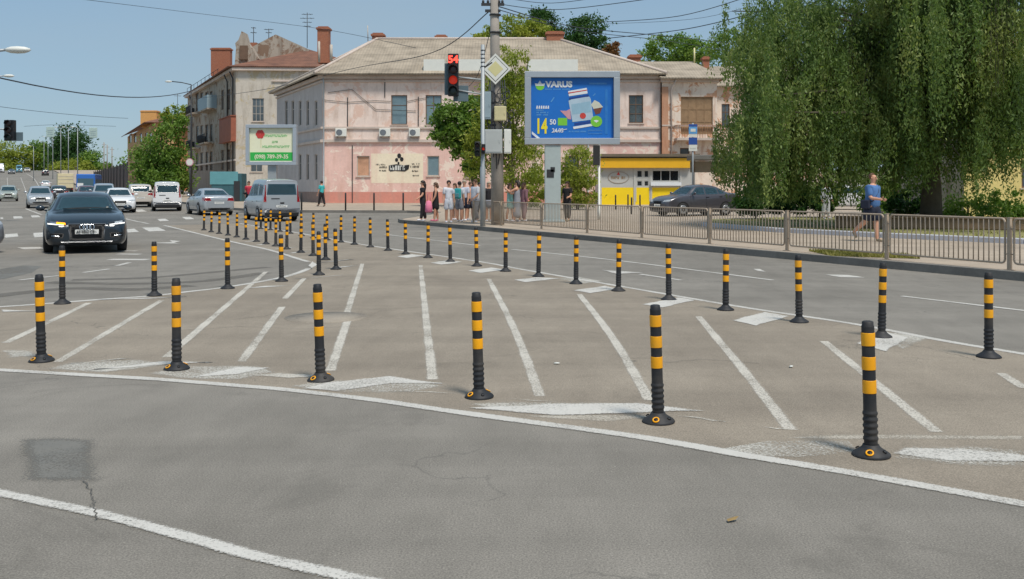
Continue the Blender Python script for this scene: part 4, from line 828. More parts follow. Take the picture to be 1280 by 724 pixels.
zg = za+(zc-za)*.28; mb = MB(); mb.box(((xa+xb)/2, -.036, (za+.06+zg)/2), (xb-xa-.06, .01, zg-za-.06)); mb.build('green_band', M['pgr2'], post2)
text_mesh('(098) 789-39-35', .33, M['pcream'], post2, ((xa+xb)/2, -.05, za+.19), RX, .002, 'CENTER', sx=.92, bold=.006)
text_mesh('для', .2, M['pgr2'], post2, (xa+(xb-xa)*.58, -.04, zc-.86), RX, .002, 'CENTER')
mb = MB(); rr = random.Random(3)
for zrow, u0, u1 in ((zc-.52, .34, .84), (zc-1.16, .30, .92)):
    u = u0
    while u < u1:
        w = rr.uniform(.02, .032); a = xa+(xb-xa)*u
        mb.box((a, -.035, zrow+.07), (.022, .008, .14)); mb.box((a+.05, -.035, zrow+rr.choice((.02, .07, .12))), (.06, .007, .025)); u += w*1.15
mb.build('small_lettering', M['pgr2'], post2)
mb = MB()
for k in range(6): mb.prism([(xa+.62+.14*math.cos(k*1.047)+.13*math.cos(t), -.034, zc-.36+.14*math.sin(k*1.047)+.13*math.sin(t)) for t in [j*.7 for j in range(9)]], (0, -.006-.001*k, 0))
mb.build('flower_emblem', M['pred'], post2); MB().box((xa+.66, -.034, zc-.85), (.03, .008, .6)).build('flower_stem', M['signy'], post2)
# ------------------------------------------------------------------ utility pole, signal mast, signs, cabinets
p = G(622, 281, .146); YP = p.y; up_ = thing('utility_pole', 'tall concrete utility pole carrying cables and equipment boxes behind the waiting people', 'utility pole', p); lz = lambda y: zz(y, YP)-p.z; lx = lambda x: at(x, YP)-p.x
MB().tube([(0, 0, 0), (-.02, 0, 3), (lx(619), 0, lz(80)), (lx(617.5), 0, lz(-30))], [.26, .23, .19, .16], 12).build('shaft', M['concrete'], up_)
mb = MB()
for y in (20, 42, 96, 130, 158): mb.lathe([(.215, 0), (.23, .01), (.23, .06), (.215, .07)], 12, (lx(619), 0, lz(y)))
mb.box((lx(616), -.05, lz(6)), (.9, .1, .1)); mb.box((lx(616), -.05, lz(14)), (.6, .1, .1))
for x in (604, 610, 624, 628): mb.lathe([(.03, 0), (.05, .03), (.05, .1), (.03, .14)], 8, (lx(x), -.05, lz(5)))
mb.build('clamp_and_insulators', M['darkm'], up_)
sg = thing('priority_sign', 'white and pale yellow diamond priority road sign on the concrete pole', 'road sign', Vector((at(619.5, YP), YP-.32, zz(87.5, YP))))
def diamond(h, y, m, name, par): return MB().prism([(-h, y, 0), (0, y, -h), (h, y, 0), (0, y, h)], (0, .02, 0)).build(name, m, par)
diamond(.60, 0, M['signw'], 'plate', sg); diamond(.50, -.006, M['darkm'], 'border', sg); diamond(.47, -.012, M['signw'], 'white_field', sg); diamond(.30, -.018, M['signy'], 'yellow_field', sg)
def cabinet(px, m, label, dy=-.3, dep=.3, name='equipment_box'):
    x0, y0, x1, y1 = px; X0, X1, Z0, Z1 = at(x0, YP), at(x1, YP), zz(y1, YP), zz(y0, YP); r = thing(name, label, 'equipment box', ((X0+X1)/2, YP+dy, Z0))
    w, h = X1-X0, Z1-Z0; MB().box((0, 0, h/2), (w, dep, h), 0, .02).build('casing', m, r); MB().box((0, -dep/2-.008, h/2), (w*.86, .012, h*.88), 0, .004).box((w*.34, -dep/2-.02, h*.5), (.03, .02, .1)).build('door', m, r)
cabinet((601, 116, 614, 150), M['cab'], 'tall blue-grey equipment box high on the slim mast'); cabinet((618, 134, 633, 152), M['cabc'], 'small cream equipment box on the concrete pole')
cabinet((606, 163, 628, 192.5), M['cabw'], 'larger light grey equipment box at head height of the signal, on the pole', -.42, .34); cabinet((630, 162.5, 639, 192.5), M['signw'], 'narrow white equipment box right of the light grey box')
mb = MB(); rr = random.Random(5)
for k in range(9):
    x, y = rr.uniform(612, 640), rr.uniform(112, 160); c0 = Vector((at(x, YP), YP-.25+rr.uniform(-.1, .1), zz(y, YP))); r0 = rr.uniform(.12, .26); mb.tube([c0+Vector((r0*math.cos(t), .04*math.sin(3*t), r0*math.sin(t))) for t in [j*.4 for j in range(16)]], .016, 5, False)
for k in range(7): x = rr.uniform(612, 634); mb.tube([(at(x, YP), YP-.24, zz(rr.uniform(100, 120), YP)), (at(x+rr.uniform(-5, 5), YP), YP-.3, zz(150, YP)), (at(x+rr.uniform(-5, 5), YP), YP-.26, zz(rr.uniform(180, 215), YP))], .018, 5)
tag(mb.build('cable_coil', M['cable'], None), 'tangle of dark cable coils tied to the concrete pole', 'cable')
q = G(603.5, 283, .146); YM = q.y; ms = thing('signal_mast', 'slim galvanised signal mast left of the concrete pole', 'mast', q); lm = lambda y: zz(y, YM)-q.z
MB().lathe([(.10, 0), (.10, 2.2), (.075, 2.25), (.07, lm(56))], 12).build('shaft', M['galv'], ms); MB().tube([(0, -.02, lm(100)), (at(566, YM)-q.x, -.02, lm(96))], .035, 6).tube([(0, -.02, lm(118)), (at(566, YM)-q.x, -.02, lm(112))], .03, 6).build('arm', M['galv'], ms)
mb = MB(); mb.tube([(0, 0, lm(86)), (.35, 0, lm(78))], .03, 5); 
for k in range(5): mb.lathe([(.06, 0), (.09, .03), (.06, .06)], 8, (0, 0, lm(64+5*k)))
mb.build('insulator_stack', M['darkm'], ms)
def signal(px, Y, lamps, label, back=None, hood=True, side_sign=None, text=None, name='traffic_light', rz=0):
    x0, y0, x1, y1 = px; X, Z0, Z1, w = at((x0+x1)/2, Y), zz(y1, Y), zz(y0, Y), at(x1, Y)-at(x0, Y); h = Z1-Z0
    r = thing(name, label, 'traffic light', (X, Y, Z0), rz); MB().box((0, .12, h/2), (w, .26, h), 0, .02).build('housing', M['black'], r); n = len(lamps); c = h/n
    for i, m in enumerate(lamps):
        z = h-c*(i+.5); rad = min(w, c)*.42
        if not (text and i == 0): MB().lathe([(rad, 0), (rad*.9, .012), (rad*.4, .022)], 16, M=Matrix.Translation((0, -.012, z)) @ Matrix.Rotation(R(90), 4, 'X')).build('lens', m, r)
        if hood and not (text and i == 0): MB().tube([(rad*1.08*math.cos(R(a)), -.1, z+rad*1.08*math.sin(R(a))) for a in range(-10, 191, 20)], .018, 4).prism([(rad*1.1*math.cos(R(a)), -.02, z+rad*1.1*math.sin(R(a))) for a in range(-10, 191, 20)]+[(rad*1.02*math.cos(R(a)), -.02, z+rad*1.02*math.sin(R(a))) for a in range(190, -11, -20)], (0, -.16, 0)).build('visor', M['black'], r)
    if text: text_mesh(text, c*.95, M['redlamp'], r, (0, -.02, h-c*.86), RX, .004, 'CENTER', bold=.012, name='countdown_digits')
    if back: a0, b0, a1, b1 = back; X0, X1, Za, Zb = at(a0, Y)-X, at(a1, Y)-X, zz(b1, Y)-Z0, zz(b0, Y)-Z0; MB().box(((X0+X1)/2, .27, (Za+Zb)/2), (X1-X0, .02, Zb-Za), 0, .008).build('backplate', M['tlback'], r)
    if side_sign: a0, b0, a1, b1 = side_sign; X0, X1, Za, Zb = at(a0, Y)-X, at(a1, Y)-X, zz(b1, Y)-Z0, zz(b0, Y)-Z0; MB().box(((X0+X1)/2, .30, (Za+Zb)/2), (X1-X0, .02, Zb-Za), 0, .008).build('backplate', M['tlback'], r)
    return r
signal((560, 67, 573, 120), YM-.3, [M['redlamp'], M['lensd'], M['redglow'], M['lensg']], 'four-section traffic light showing red digits, beside the diamond sign', (555, 78, 568, 118), True, (566, 106, 585, 126), '54')
signal((593.5, 177, 600, 195), YM-.2, [M['lensd'], M['lensg']], 'small pedestrian signal at the slim mast above the crowd', None)
signal((602, 180, 606.5, 192), YM-.25, [M['redglow']], 'tiny lit red signal lamp beside the pedestrian signal', None)
signal((5, 150, 17, 176), 44, [M['lensd'], M['lensd'], M['lensg']], 'unlit traffic light with a grey backplate at the upper left edge', (15.5, 165, 25, 176))
t = thing('signal_gantry', 'thin bracket pole holding the left traffic light from outside the view', 'mast', (at(-30, 44.4), 44.4, 0)); lzz = lambda y: zz(y, 44.4); MB().lathe([(.1, 0), (.08, lzz(140))], 10).build('shaft', M['galv'], t); MB().tube([(0, 0, lzz(160)), (at(11, 44.4)-at(-30, 44.4), -.08, lzz(162))], .035, 6).build('arm', M['galv'], t)
# street lamps
def lamp(px, top, base, Y, label, arm=(0, 0), m='galv', group=None, r=.09, gy=None):
    X = at(px, Y); z0 = P(Y); H = zz(top, Y)-z0; t = thing('street_lamp', label, 'street lamp', (X, Y, z0), 0, group); ax, ay = at(arm[0], Y)-at(0, Y), -arm[1]/FOC*Y
    MB().tube([(0, 0, 0), (0, 0, H*.6), (0, 0, H)], [r, r*.75, r*.5], 8).build('pole', M[m], t)
    if ax: MB().tube([(0, 0, H), (ax*.5, 0, H+ay*.7), (ax, 0, H+ay)], r*.45, 6).build('arm', M[m], t)
    hx = ax+(.35 if ax > 0 else -.35)*(1 if ax else 0); hd = MB(); hd.ball((hx, 0, H+ay), .36, 2, (1, .45, .28)); h = hd.build('lamp_head', M['signw'], t); return t
lamp(239, 106, 252, 95, 'street lamp with curved arm beside the tall grey building', (-24, -4), 'darkm', r=.11)
lamp(-14, 66, 330, 26, 'street lamp whose pale head reaches in at the upper left edge', (20, -3.5), 'galv'); lamp(-20, 100, 300, 60, 'farther lamp head low at the left edge under the cable', (24, -5), 'galv')
for i, (x, y, Y) in enumerate(((42, 183, 240), (55, 178, 280), (60, 172, 300), (66, 166, 250), (76, 160, 210), (85.5, 160, 185), (97, 160, 165))):
    lamp(x, y, 0, Y, '%s from the left in the row of thin pale lamp posts along the far road' % ORD[i], (-4, -1), 'galv', 'lamp posts along the far road', .10)
for i, x in enumerate((130, 134, 140)):
    t = thing('utility_pole', '%s of three thin far poles above the dark boarded fence' % ORD[i], 'utility pole', (at(x, 320), 320, P(320)), 0, 'far poles'); MB().tube([(0, 0, 0), (0, 0, zz(178+3*i, 320)-P(320))], .16, 6).box((0, 0, zz(181+3*i, 320)-P(320)), (1.4, .15, .15)).build('shaft', M['concrete'], t)
for i, (x, y) in enumerate(((63, 165), (116.5, 166))):
    Y = 200; t = thing('hanging_sign', ['pale square sign hanging over the far road, left one', 'pale square sign hanging over the far road, right one'][i], 'road sign', (at(x, Y), Y, zz(y, Y))); MB().box((0, 0, 0), (1.7, .1, 2.1), 0, .05).build('panel', mat('pale_sign', srgb(176, 196, 190), .6), t); MB().box((0, -.06, .3), (1.2, .03, .1)).box((0, -.06, -.1), (1.0, .03, .1)).box((0, -.06, -.5), (1.2, .03, .1)).build('sign_lines', M['cab'], t)
p = G(237.5, 253); t = thing('round_sign', 'round pale road sign on a dark pole beside the grey building', 'road sign', (at(237.5, 88), 88, P(88))); z = zz(203, 88)-P(88); MB().lathe([(.06, 0), (.06, z+.4)], 8).build('pole', M['darkm'], t); MB().lathe([(.36, 0), (.36, .03)], 20, M=Matrix.Translation((0, -.08, z)) @ Matrix.Rotation(R(90), 4, 'X')).build('disc', M['pink2'], t); MB().lathe([(.28, 0), (.28, .012)], 20, M=Matrix.Translation((0, -.108, z)) @ Matrix.Rotation(R(90), 4, 'X')).build('disc_field', M['signw'], t)
t = thing('advert_kiosk', 'small teal and dark street kiosk before the grey building', 'kiosk', (at(283, 82), 82, P(82)+.14)); MB().box((0, .8, 1.2), (2.6, 1.6, 2.4), 0, .04).build('cabin', mat('dark_teal', srgb(56, 96, 104), .6), t); MB().box((-.2, -.02, 2.0), (2.4, .06, 1.1), 0, .02).build('sign_panel', M['teal'], t); MB().box((.9, -.03, .9), (.5, .06, 1.7)).build('door', M['darkm'], t)
# cables
def cable(pts, label, r=.014, n=14, sag=0.0):
    P3 = [Vector((at(x, Y), Y, zz(y, Y))) for x, y, Y in pts]; out = []
    if len(P3) == 2:
        for k in range(n+1): f = k/n; q = P3[0].lerp(P3[1], f); q.z -= 4*sag*f*(1-f); out.append(q)
    else: out = [Vector(q) for q in catmull([tuple(q) for q in P3], 8)]
    tag(MB().tube(out, r, 5).build('overhead_cable', M['cable'], None), label, 'cable', 'overhead cables')
cable(((-40, 88, 40), (241, 113, 95)), 'thick sagging cable from the left edge to the grey building', .035, sag=.9)
cable(((60, -6, 40), (240, 16, 60), (400, 36, 60), (520, 60, 45)), 'thin cable crossing the open sky above the left buildings', .012)
cable(((-40, 128, 120), (160, 148, 160)), 'thin far cable low in the left sky', .03, sag=.3)
cable(((30, 158, 200), (75, 156, 200), (145, 158, 200)), 'thin span wire carrying the two pale signs over the far road', .03)
cable(((612, 14, YP), (540, 66, 48), (440, 86, 68), (330, 112, 90), (240, 124, 120)), 'long dark cable running from the concrete pole across the pink facade', .022)
cable(((612, 42, YP), (598, 92, YP+2), (586, 108, 55)), 'short cable dropping from the pole towards the vines', .014)
cable(((622, 5, YP), (700, 12, 38), (860, -8, 30)), 'cable curving from the pole to the top edge, lowest of the short pair', .014); cable(((622, -4, YP), (690, 4, 38), (790, -10, 32)), 'short cable at the top edge beside the pole', .012)
cable(((622, 8, YP), (720, 34, 50), (840, 46, 60), (960, 60, 70)), 'long cable descending from the pole behind the weeping tree', .022); cable(((622, 12, YP), (720, 38, 50), (840, 52, 60), (930, 68, 70)), 'lowest cable descending from the pole towards the weeping tree', .018)
cable(((750, 28, 40), (850, 20, 36), (960, -12, 30)), 'cable crossing the upper sky into the top edge near the tree', .014); cable(((760, 48, 45), (860, 36, 40), (960, 12, 34)), 'dark cable rising rightwards into the weeping tree crown', .018); cable(((760, 30, 45), (880, 22, 42), (1000, -12, 36)), 'faint cable above the others rising towards the tree', .008)
# ------------------------------------------------------------------ vehicles (local +Y is forward)
def interp_keys(keys, n):
    out = catmull(keys, n); return [tuple(k) for k in out]
def loft_body(keys, n=6, ringn=4):
    """keys: (y, z_bottom, z_belt, z_top, half_width, half_roof)"""
    bm = bmesh.new(); rows = []
    for (y, zb, zt, zr, w, wr) in interp_keys(keys, n):
        zr = max(zr, zt+.012); h = zt-zb
        ctl = [(0, zb), (w*.80, zb), (w*.95, zb+.06), (w*.995, zb+h*.30), (w, zb+h*.55), (w*.985, zb+h*.85), (w*.935, zt)]
        ctl += [(wr+(w*.935-wr)*.52, zt+(zr-zt)*.5), (wr+(w*.935-wr)*.12, zr-(zr-zt)*.10), (wr*.86, zr-.012*min(1, (zr-zt)*8)), (wr*.5, zr+.012), (0, zr+.018)]
        ring = catmull(ctl, ringn); half = [(float(p[0]), float(p[1])) for p in ring]
        full = [(x, y, z) for x, z in half]+[(-x, y, z) for x, z in half[-2:0:-1]]
        rows.append([bm.verts.new(p) for p in full])
    N = len(rows[0])
    for a, b in zip(rows, rows[1:]):
        for k in range(N): bm.faces.new((a[k], a[(k+1) % N], b[(k+1) % N], b[k]))
    bm.faces.new(rows[0]); bm.faces.new(rows[-1][::-1]); bmesh.ops.recalc_face_normals(bm, faces=bm.faces[:])
    for f in bm.faces: f.smooth = len(f.verts) == 4
    bm.normal_update(); return bm
class Car:
    def __init__(s, name, label, cat, keys, paint, loc, head, group=None, wheel_r=.32, wb=None, track=None, trim=None):
        s.r = thing(name, label, cat, loc, math.atan2(-head[0], head[1]), group)
        bm = loft_body(keys); s.bvh = BVHTree.FromBMesh(bm); s.paint = paint; me = bpy.data.meshes.new('body'); bm.to_mesh(me); bm.free(); me.materials.append(paint); s.body = link('body', me, s.r)
        s.L0, s.L1 = keys[0][0], keys[-1][0]; s.W = max(k[4] for k in keys); s.wr = wheel_r; s.wb = wb or (s.L0*.56, s.L1*.60)
        for y in s.wb:
            for sd in (-1, 1): s.wheel(sd, y)
    def wheel(s, sd, y):
        r = s.wr; x = sd*(s.W-.10); M4 = Matrix.Translation((x, y, r)) @ Matrix.Rotation(sd*R(90), 4, 'Y')
        s.disc('wheel_arch', sd, y, r+.01, r*1.17, M['black'], .004)
        w = MB().lathe([(r*.6, -.11), (r*.97, -.10), (r, -.05), (r, .05), (r*.97, .105), (r*.66, .115)], 24, M=M4).build('wheel', M['tyre'], s.r)
        MB().lathe([(r*.66, .09), (r*.66, .118), (r*.58, .122), (r*.2, .112), (.02, .118)], 20, M=M4).build('rim', M['rim'], w)
    def cast(s, o, d):
        h = s.bvh.ray_cast(Vector(o), Vector(d)); return h
    def pt(s, view, a, b, off):
        if view == 'F': o, d = (a, 5, b), (0, -1, 0)
        elif view == 'B': o, d = (a, -5, b), (0, 1, 0)
        elif view == 'T': o, d = (a, b, 5), (0, 0, -1)
        else: o, d = ((5 if view == 'R' else -5), a, b), ((-1 if view == 'R' else 1), 0, 0)
        h = s.cast(o, d)
        if h[0] is None: return None
        n = h[1]; n = n if n.dot(Vector(d)) < 0 else -n; return h[0]+n*off
    def quad(s, name, view, c, m, off=.006, n=(8, 4), parent=None, thick=.01, label=None):
        """panel on the body given by four corners in a side / front / rear view"""
        mb = MB(); grid = []; (a, b, d, e) = c
        for i in range(n[0]+1):
            u = i/n[0]; row = []
            for j in range(n[1]+1):
                v = j/n[1]; x = (a[0]*(1-u)+b[0]*u)*(1-v)+(e[0]*(1-u)+d[0]*u)*v; z = (a[1]*(1-u)+b[1]*u)*(1-v)+(e[1]*(1-u)+d[1]*u)*v
                p = s.pt(view, x, z, off); row.append(None if p is None else mb.bm.verts.new(p))
            grid.append(row)
        for i in range(n[0]):
            for j in range(n[1]):
                q = (grid[i][j], grid[i+1][j], grid[i+1][j+1], grid[i][j+1])
                if all(q):
                    f = mb.face(q)
                    if f: f.smooth = True
        if thick and mb.bm.faces:
            ext = bmesh.ops.solidify(mb.bm, geom=mb.bm.faces[:], thickness=thick*.4)
        o = mb.build(name, m, parent or s.r)
        if label: o['label'] = label
        return o
    def disc(s, name, sd, y, z, r, m, off, parent=None):
        mb = MB(); ps = []
        for k in range(28):
            a = 2*math.pi*k/28; p = s.pt('R' if sd > 0 else 'L', y+r*math.cos(a), max(z+r*math.sin(a), .24), off)
            if p is None: p = Vector((sd*s.W*.95, y+r*math.cos(a), max(z+r*math.sin(a), .05)))
            ps.append(p)
        c = s.pt('R' if sd > 0 else 'L', y, z, off) or Vector((sd*s.W, y, z)); cv = mb.bm.verts.new(c); vs = [mb.bm.verts.new(p) for p in ps]
        for k in range(28): mb.face((cv, vs[k], vs[(k+1) % 28]))
        mb.build(name, m, parent or s.body)
    def rect(s, name, view, x0, x1, z0, z1, m, off=.006, n=(6, 3), **kw): return s.quad(name, view, ((x0, z0), (x1, z0), (x1, z1), (x0, z1)), m, off, n, **kw)
    def mirrors(s, y, z, x, m=None):
        for sd in (-1, 1): MB().ball((sd*(x+.09), y, z+.05), .1, 2, (1.1, .6, .75)).tube([(sd*(x-.06), y, z-.02), (sd*(x+.04), y, z+.02)], .022, 6).build('wing_mirror', m or s.paint, s.r)
def scalekeys(keys, L, W, H):
    l = keys[-1][0]-keys[0][0]; w = max(k[4] for k in keys); h = max(k[3] for k in keys)
    return [(k[0]*L/l, k[1], .16+(k[2]-.16)*(H-.16)/(h-.16), .16+(k[3]-.16)*(H-.16)/(h-.16), k[4]*W/2/w, k[5]*W/2/w) for k in keys]
SEDAN = [(-2.45, .42, .80, .84, .72, .60), (-2.39, .30, .96, 1.0, .83, .68), (-2.1, .22, 1.02, 1.07, .90, .72), (-1.65, .19, 1.03, 1.12, .925, .66), (-1.0, .18, 1.0, 1.38, .935, .565), (-.3, .18, .98, 1.46, .935, .58), (.4, .18, .965, 1.40, .935, .565), (.95, .18, .96, 1.10, .935, .66), (1.2, .18, .95, .99, .935, .76), (1.8, .19, .88, .93, .925, .74), (2.2, .20, .76, .82, .89, .70), (2.4, .24, .64, .70, .80, .62), (2.45, .34, .56, .60, .72, .54)]
SUV = [(-2.2, .45, .92, 1.0, .74, .62), (-2.15, .34, 1.0, 1.32, .84, .64), (-1.9, .27, 1.04, 1.58, .89, .66), (-1.2, .25, 1.03, 1.65, .91, .67), (-.3, .25, 1.01, 1.66, .915, .67), (.4, .25, 1.0, 1.56, .915, .65), (.9, .25, 1.0, 1.22, .915, .70), (1.15, .25, .99, 1.05, .91, .76), (1.7, .26, .93, .99, .90, .74), (2.05, .28, .82, .88, .86, .70), (2.18, .34, .68, .74, .78, .62), (2.2, .42, .6, .64, .72, .56)]
HATCH = [(-2.0, .42, .88, .93, .70, .58), (-1.94, .30, .98, 1.12, .80, .58), (-1.6, .20, .99, 1.40, .84, .57), (-.9, .18, .97, 1.47, .86, .58), (-.1, .18, .95, 1.48, .86, .58), (.5, .18, .93, 1.38, .86, .56), (.95, .18, .93, 1.08, .86, .64), (1.2, .18, .91, .96, .855, .70), (1.6, .19, .84, .89, .84, .68), (1.9, .22, .70, .76, .77, .60), (2.0, .34, .58, .62, .70, .54)]
VAN = [(-2.18, .40, 1.05, 1.10, .82, .74), (-2.15, .32, 1.08, 1.72, .87, .73), (-2.05, .27, 1.08, 1.83, .90, .73), (-1.2, .24, 1.07, 1.88, .915, .735), (0, .24, 1.06, 1.88, .915, .735), (.6, .24, 1.05, 1.74, .915, .70), (1.1, .24, 1.05, 1.26, .91, .74), (1.3, .24, 1.03, 1.08, .905, .78), (1.75, .26, .94, .99, .89, .76), (2.05, .28, .80, .86, .84, .70), (2.18, .38, .62, .66, .76, .60)]
CARNO = 0
def make_car(kind, label, px, py, head, paint, L=None, W=None, H=None, name='parked_car', detail=2, plate=True, loc=None, dz=0.0, group=None, flash=False):
    base = dict(sedan=SEDAN, suv=SUV, hatch=HATCH, van=VAN)[kind]; d = dict(sedan=(4.9, 1.87, 1.46), suv=(4.4, 1.83, 1.66), hatch=(4.0, 1.72, 1.48), van=(4.36, 1.83, 1.88))[kind]
    L, W, H = L or d[0], W or d[1], H or d[2]; keys = scalekeys(base, L, W, H); l, w, hs = L/2, W/2, (H-.16)/(d[2]-.16)
    h_ = Vector(head).normalized(); p = loc or G(px, py, dz)
    c = Car(name, label, 'car' if kind != 'van' else 'van', keys, paint, p, h_, group, wheel_r=.33 if kind in ('sedan', 'suv', 'van') else .3)
    Z = lambda z: .16+(z-.16)*hs; sx = W/d[1]; ys = L/d[0]; g_ = M['glass']
    q = lambda v, c4: [(a*(sx if v in 'FB' else ys), Z(b)) for a, b in c4]
    if kind == 'sedan':
        c.quad('windscreen', 'F', q('F', ((-.68, 1.025), (.68, 1.025), (.53, 1.355), (-.53, 1.355))), g_, .005, (14, 8)); c.quad('rear_window', 'B', q('B', ((-.66, 1.10), (.66, 1.10), (.52, 1.345), (-.52, 1.345))), g_, .005, (14, 8))
        for v in 'LR':
            c.quad('side_window', v, q(v, ((.88, 1.0), (-.02, 1.01), (-.05, 1.355), (.38, 1.335))), g_, .004); c.quad('side_window', v, q(v, ((-.10, 1.01), (-.92, 1.03), (-.92, 1.30), (-.12, 1.355))), g_, .004); c.quad('side_window', v, q(v, ((-.99, 1.035), (-1.42, 1.06), (-1.2, 1.17), (-.99, 1.28))), g_, .004)
        belt, fr, hl = 1.0, .85, (.46, .84, .66, .76)
        c.mirrors(.78*ys, Z(1.02), .93*sx)
    elif kind in ('suv', 'hatch'):
        tp = 1.53 if kind == 'suv' else 1.36; bt = 1.08 if kind == 'suv' else 1.0; rt = 1.50 if kind == 'suv' else 1.34; rb = 1.12 if kind == 'suv' else 1.02; a = 1 if kind == 'suv' else .93; yb = 1 if kind == 'suv' else .9
        c.quad('windscreen', 'F', q('F', ((-.68*a, bt), (.68*a, bt), (.56*a, tp), (-.56*a, tp))), g_, .005, (14, 8)); c.quad('rear_window', 'B', q('B', ((-.64*a, rb), (.64*a, rb), (.56*a, rt), (-.56*a, rt))), g_, .005, (14, 8))
        for v in 'LR':
            c.quad('side_window', v, q(v, ((.84*yb, bt-.02), (-.02, bt-.01), (-.02, tp-.01), (.36*yb, tp-.04))), g_, .004); c.quad('side_window', v, q(v, ((-.10, bt-.01), (-.95*yb, bt), (-.95*yb, tp-.02), (-.10, tp-.01))), g_, .004); c.quad('side_window', v, q(v, ((-1.05*yb, bt), (-1.65*yb, bt+.06), (-1.6*yb, tp-.10), (-1.05*yb, tp-.02))), g_, .004)
        hl = (.44, .80, .78, .90) if kind == 'suv' else (.42, .74, .66, .78); c.mirrors(.75*ys, Z(bt+.03), .9*sx*a)
    else:
        c.quad('windscreen', 'F', q('F', ((-.70, 1.12), (.70, 1.12), (.62, 1.66), (-.62, 1.66))), g_, .005, (12, 8)); c.quad('rear_window', 'B', q('B', ((-.70, 1.18), (.70, 1.18), (.64, 1.66), (-.64, 1.66))), g_, .006, (14, 8))
        for v in 'LR':
            c.quad('side_window', v, q(v, ((1.0, 1.12), (.1, 1.13), (.1, 1.66), (.5, 1.62))), g_, .004); c.quad('side_window', v, q(v, ((.02, 1.13), (-.95, 1.14), (-.95, 1.68), (.02, 1.67))), g_, .004); c.quad('side_window', v, q(v, ((-1.1, 1.14), (-1.85, 1.16), (-1.85, 1.62), (-1.1, 1.67))), g_, .004)
        hl = (.46, .80, .74, .90); c.mirrors(.95*ys, Z(1.2), .92*sx, M['black'])
    c.hl = hl; c.Z = Z; c.sx = sx; c.ys = ys
    if detail >= 1:
        a, b, z0, z1 = hl
        if not flash:
            for sd in (-1, 1): c.quad('headlight', 'F', q('F', ((sd*a, z0), (sd*b, z0+.03), (sd*b, z1+.02), (sd*a*1.05, z1-.01))), M['lamp'], .006)
            c.rect('grille', 'F', -.34*sx, .34*sx, Z(z0-.16), Z(z1-.06), M['black'], .006); c.rect('lower_intake', 'F', -.5*sx, .5*sx, Z(.30), Z(.42), M['black'], .006)
        if kind == 'van':
            for sd in (-1, 1): c.quad('tail_light', 'B', q('B', ((sd*.72, .86), (sd*.85, .86), (sd*.80, 1.62), (sd*.735, 1.60))), M['red'], .006, (4, 10))
            c.rect('rear_bumper', 'B', -.84*sx, .84*sx, Z(.34), Z(.58), M['cgrey'], .02); c.rect('plate_recess', 'B', -.55*sx, .12*sx, Z(.90), Z(1.02), M['black'], .006) if False else None
            c.rect('tailgate_handle', 'B', -.5*sx, -.1*sx, Z(.985), Z(1.03), M['black'], .008); c.rect('badge', 'B', -.08*sx, .12*sx, Z(.78), Z(.85), M['black'], .008)
            MB().box((0, -l-.02, .32), (W*.86, .1, .2), 0, .03).build('rear_skid', M['black'], c.r)
        else:
            zt = .92 if kind != 'suv' else 1.0
            for sd in (-1, 1): c.quad('tail_light', 'B', q('B', ((sd*.44, zt-.13), (sd*.86, zt-.15), (sd*.87, zt+.03), (sd*.5, zt+.01))), M['red'], .006)
            c.rect('rear_diffuser', 'B', -.6*sx, .6*sx, Z(.30), Z(.40), M['black'], .01)
        if plate:
            pl = c.rect('number_plate', 'B', -.26, .26, Z(.62), Z(.62)+.11, M['plate'], .012)
            if not flash: c.rect('number_plate', 'F', -.26, .26, Z(.46), Z(.46)+.11, M['plate'], .012)
        for v in 'LR': c.rect('door_handle', v, -.25*ys, -.05*ys, Z(.86), Z(.89), M['black'], .008, (3, 1)); c.rect('door_handle', v, -1.15*ys, -.95*ys, Z(.88), Z(.91), M['black'], .008, (3, 1)); c.rect('side_sill', v, -1.1*ys, 1.1*ys, Z(.235), Z(.30), M['black'], .008, (8, 1)); c.rect('door_gap', v, -.075*ys, -.062*ys, Z(.34), Z(.96), M['black'], .003, (1, 8)); c.rect('door_gap', v, .95*ys, .963*ys, Z(.34), Z(.92), M['black'], .003, (1, 8))
    MB().box((0, 0, .26), (W*.82, L*.84, .16)).build('underbody', M['black'], c.r)
    return c
M['cgrd'] = carpaint('car_paint_graphite', srgb(74, 72, 78), .2)
# the dark blue car in front, built with a full face
pf = G(68, 319.5); pr = G(152, 315); hd = Vector((.43, -.90)).normalized(); mid = (pf+pr)/2; ctr = Vector((mid.x-hd.x*2.4-.05, mid.y-hd.y*2.4, 0))
c = make_car('sedan', 'dark blue saloon with lit headlamps, four-ring badge and white plate, nearest car', 0, 0, hd, M['navy'], loc=ctr, flash=True, name='saloon_car')
ZZ = c.Z
for sd in (-1, 1):
    h = c.quad('headlight', 'F', ((sd*.46, .665), (sd*.86, .70), (sd*.87, .80), (sd*.47, .745)), M['lampd'], .007, (10, 4)); c.quad('lamp_strip', 'F', ((sd*.50, .675), (sd*.84, .705), (sd*.85, .735), (sd*.5, .695)), M['drl'], .014, (10, 2), parent=h)
    c.quad('lamp_core', 'F', ((sd*.62, .705), (sd*.80, .72), (sd*.80, .775), (sd*.62, .75)), M['lamp'] if sd < 0 else M['chrome'], .013, (6, 3), parent=h)
    if sd > 0: c.quad('turn_signal', 'F', ((sd*.46, .69), (sd*.66, .705), (sd*.66, .755), (sd*.47, .735)), M['amber'], .018, (6, 3), parent=h)
    c.quad('side_intake', 'F', ((sd*.52, .38), (sd*.80, .40), (sd*.80, .50), (sd*.50, .50)), M['black'], .007, (8, 4))
    c.quad('fog_lamp', 'F', ((sd*.6, .425), (sd*.76, .435), (sd*.76, .455), (sd*.6, .445)), M['chrome'], .012, (6, 2))
gr = c.quad('grille', 'F', ((-.36, .34), (.36, .34), (.40, .70), (-.40, .70)), M['black'], .008, (10, 8)); 
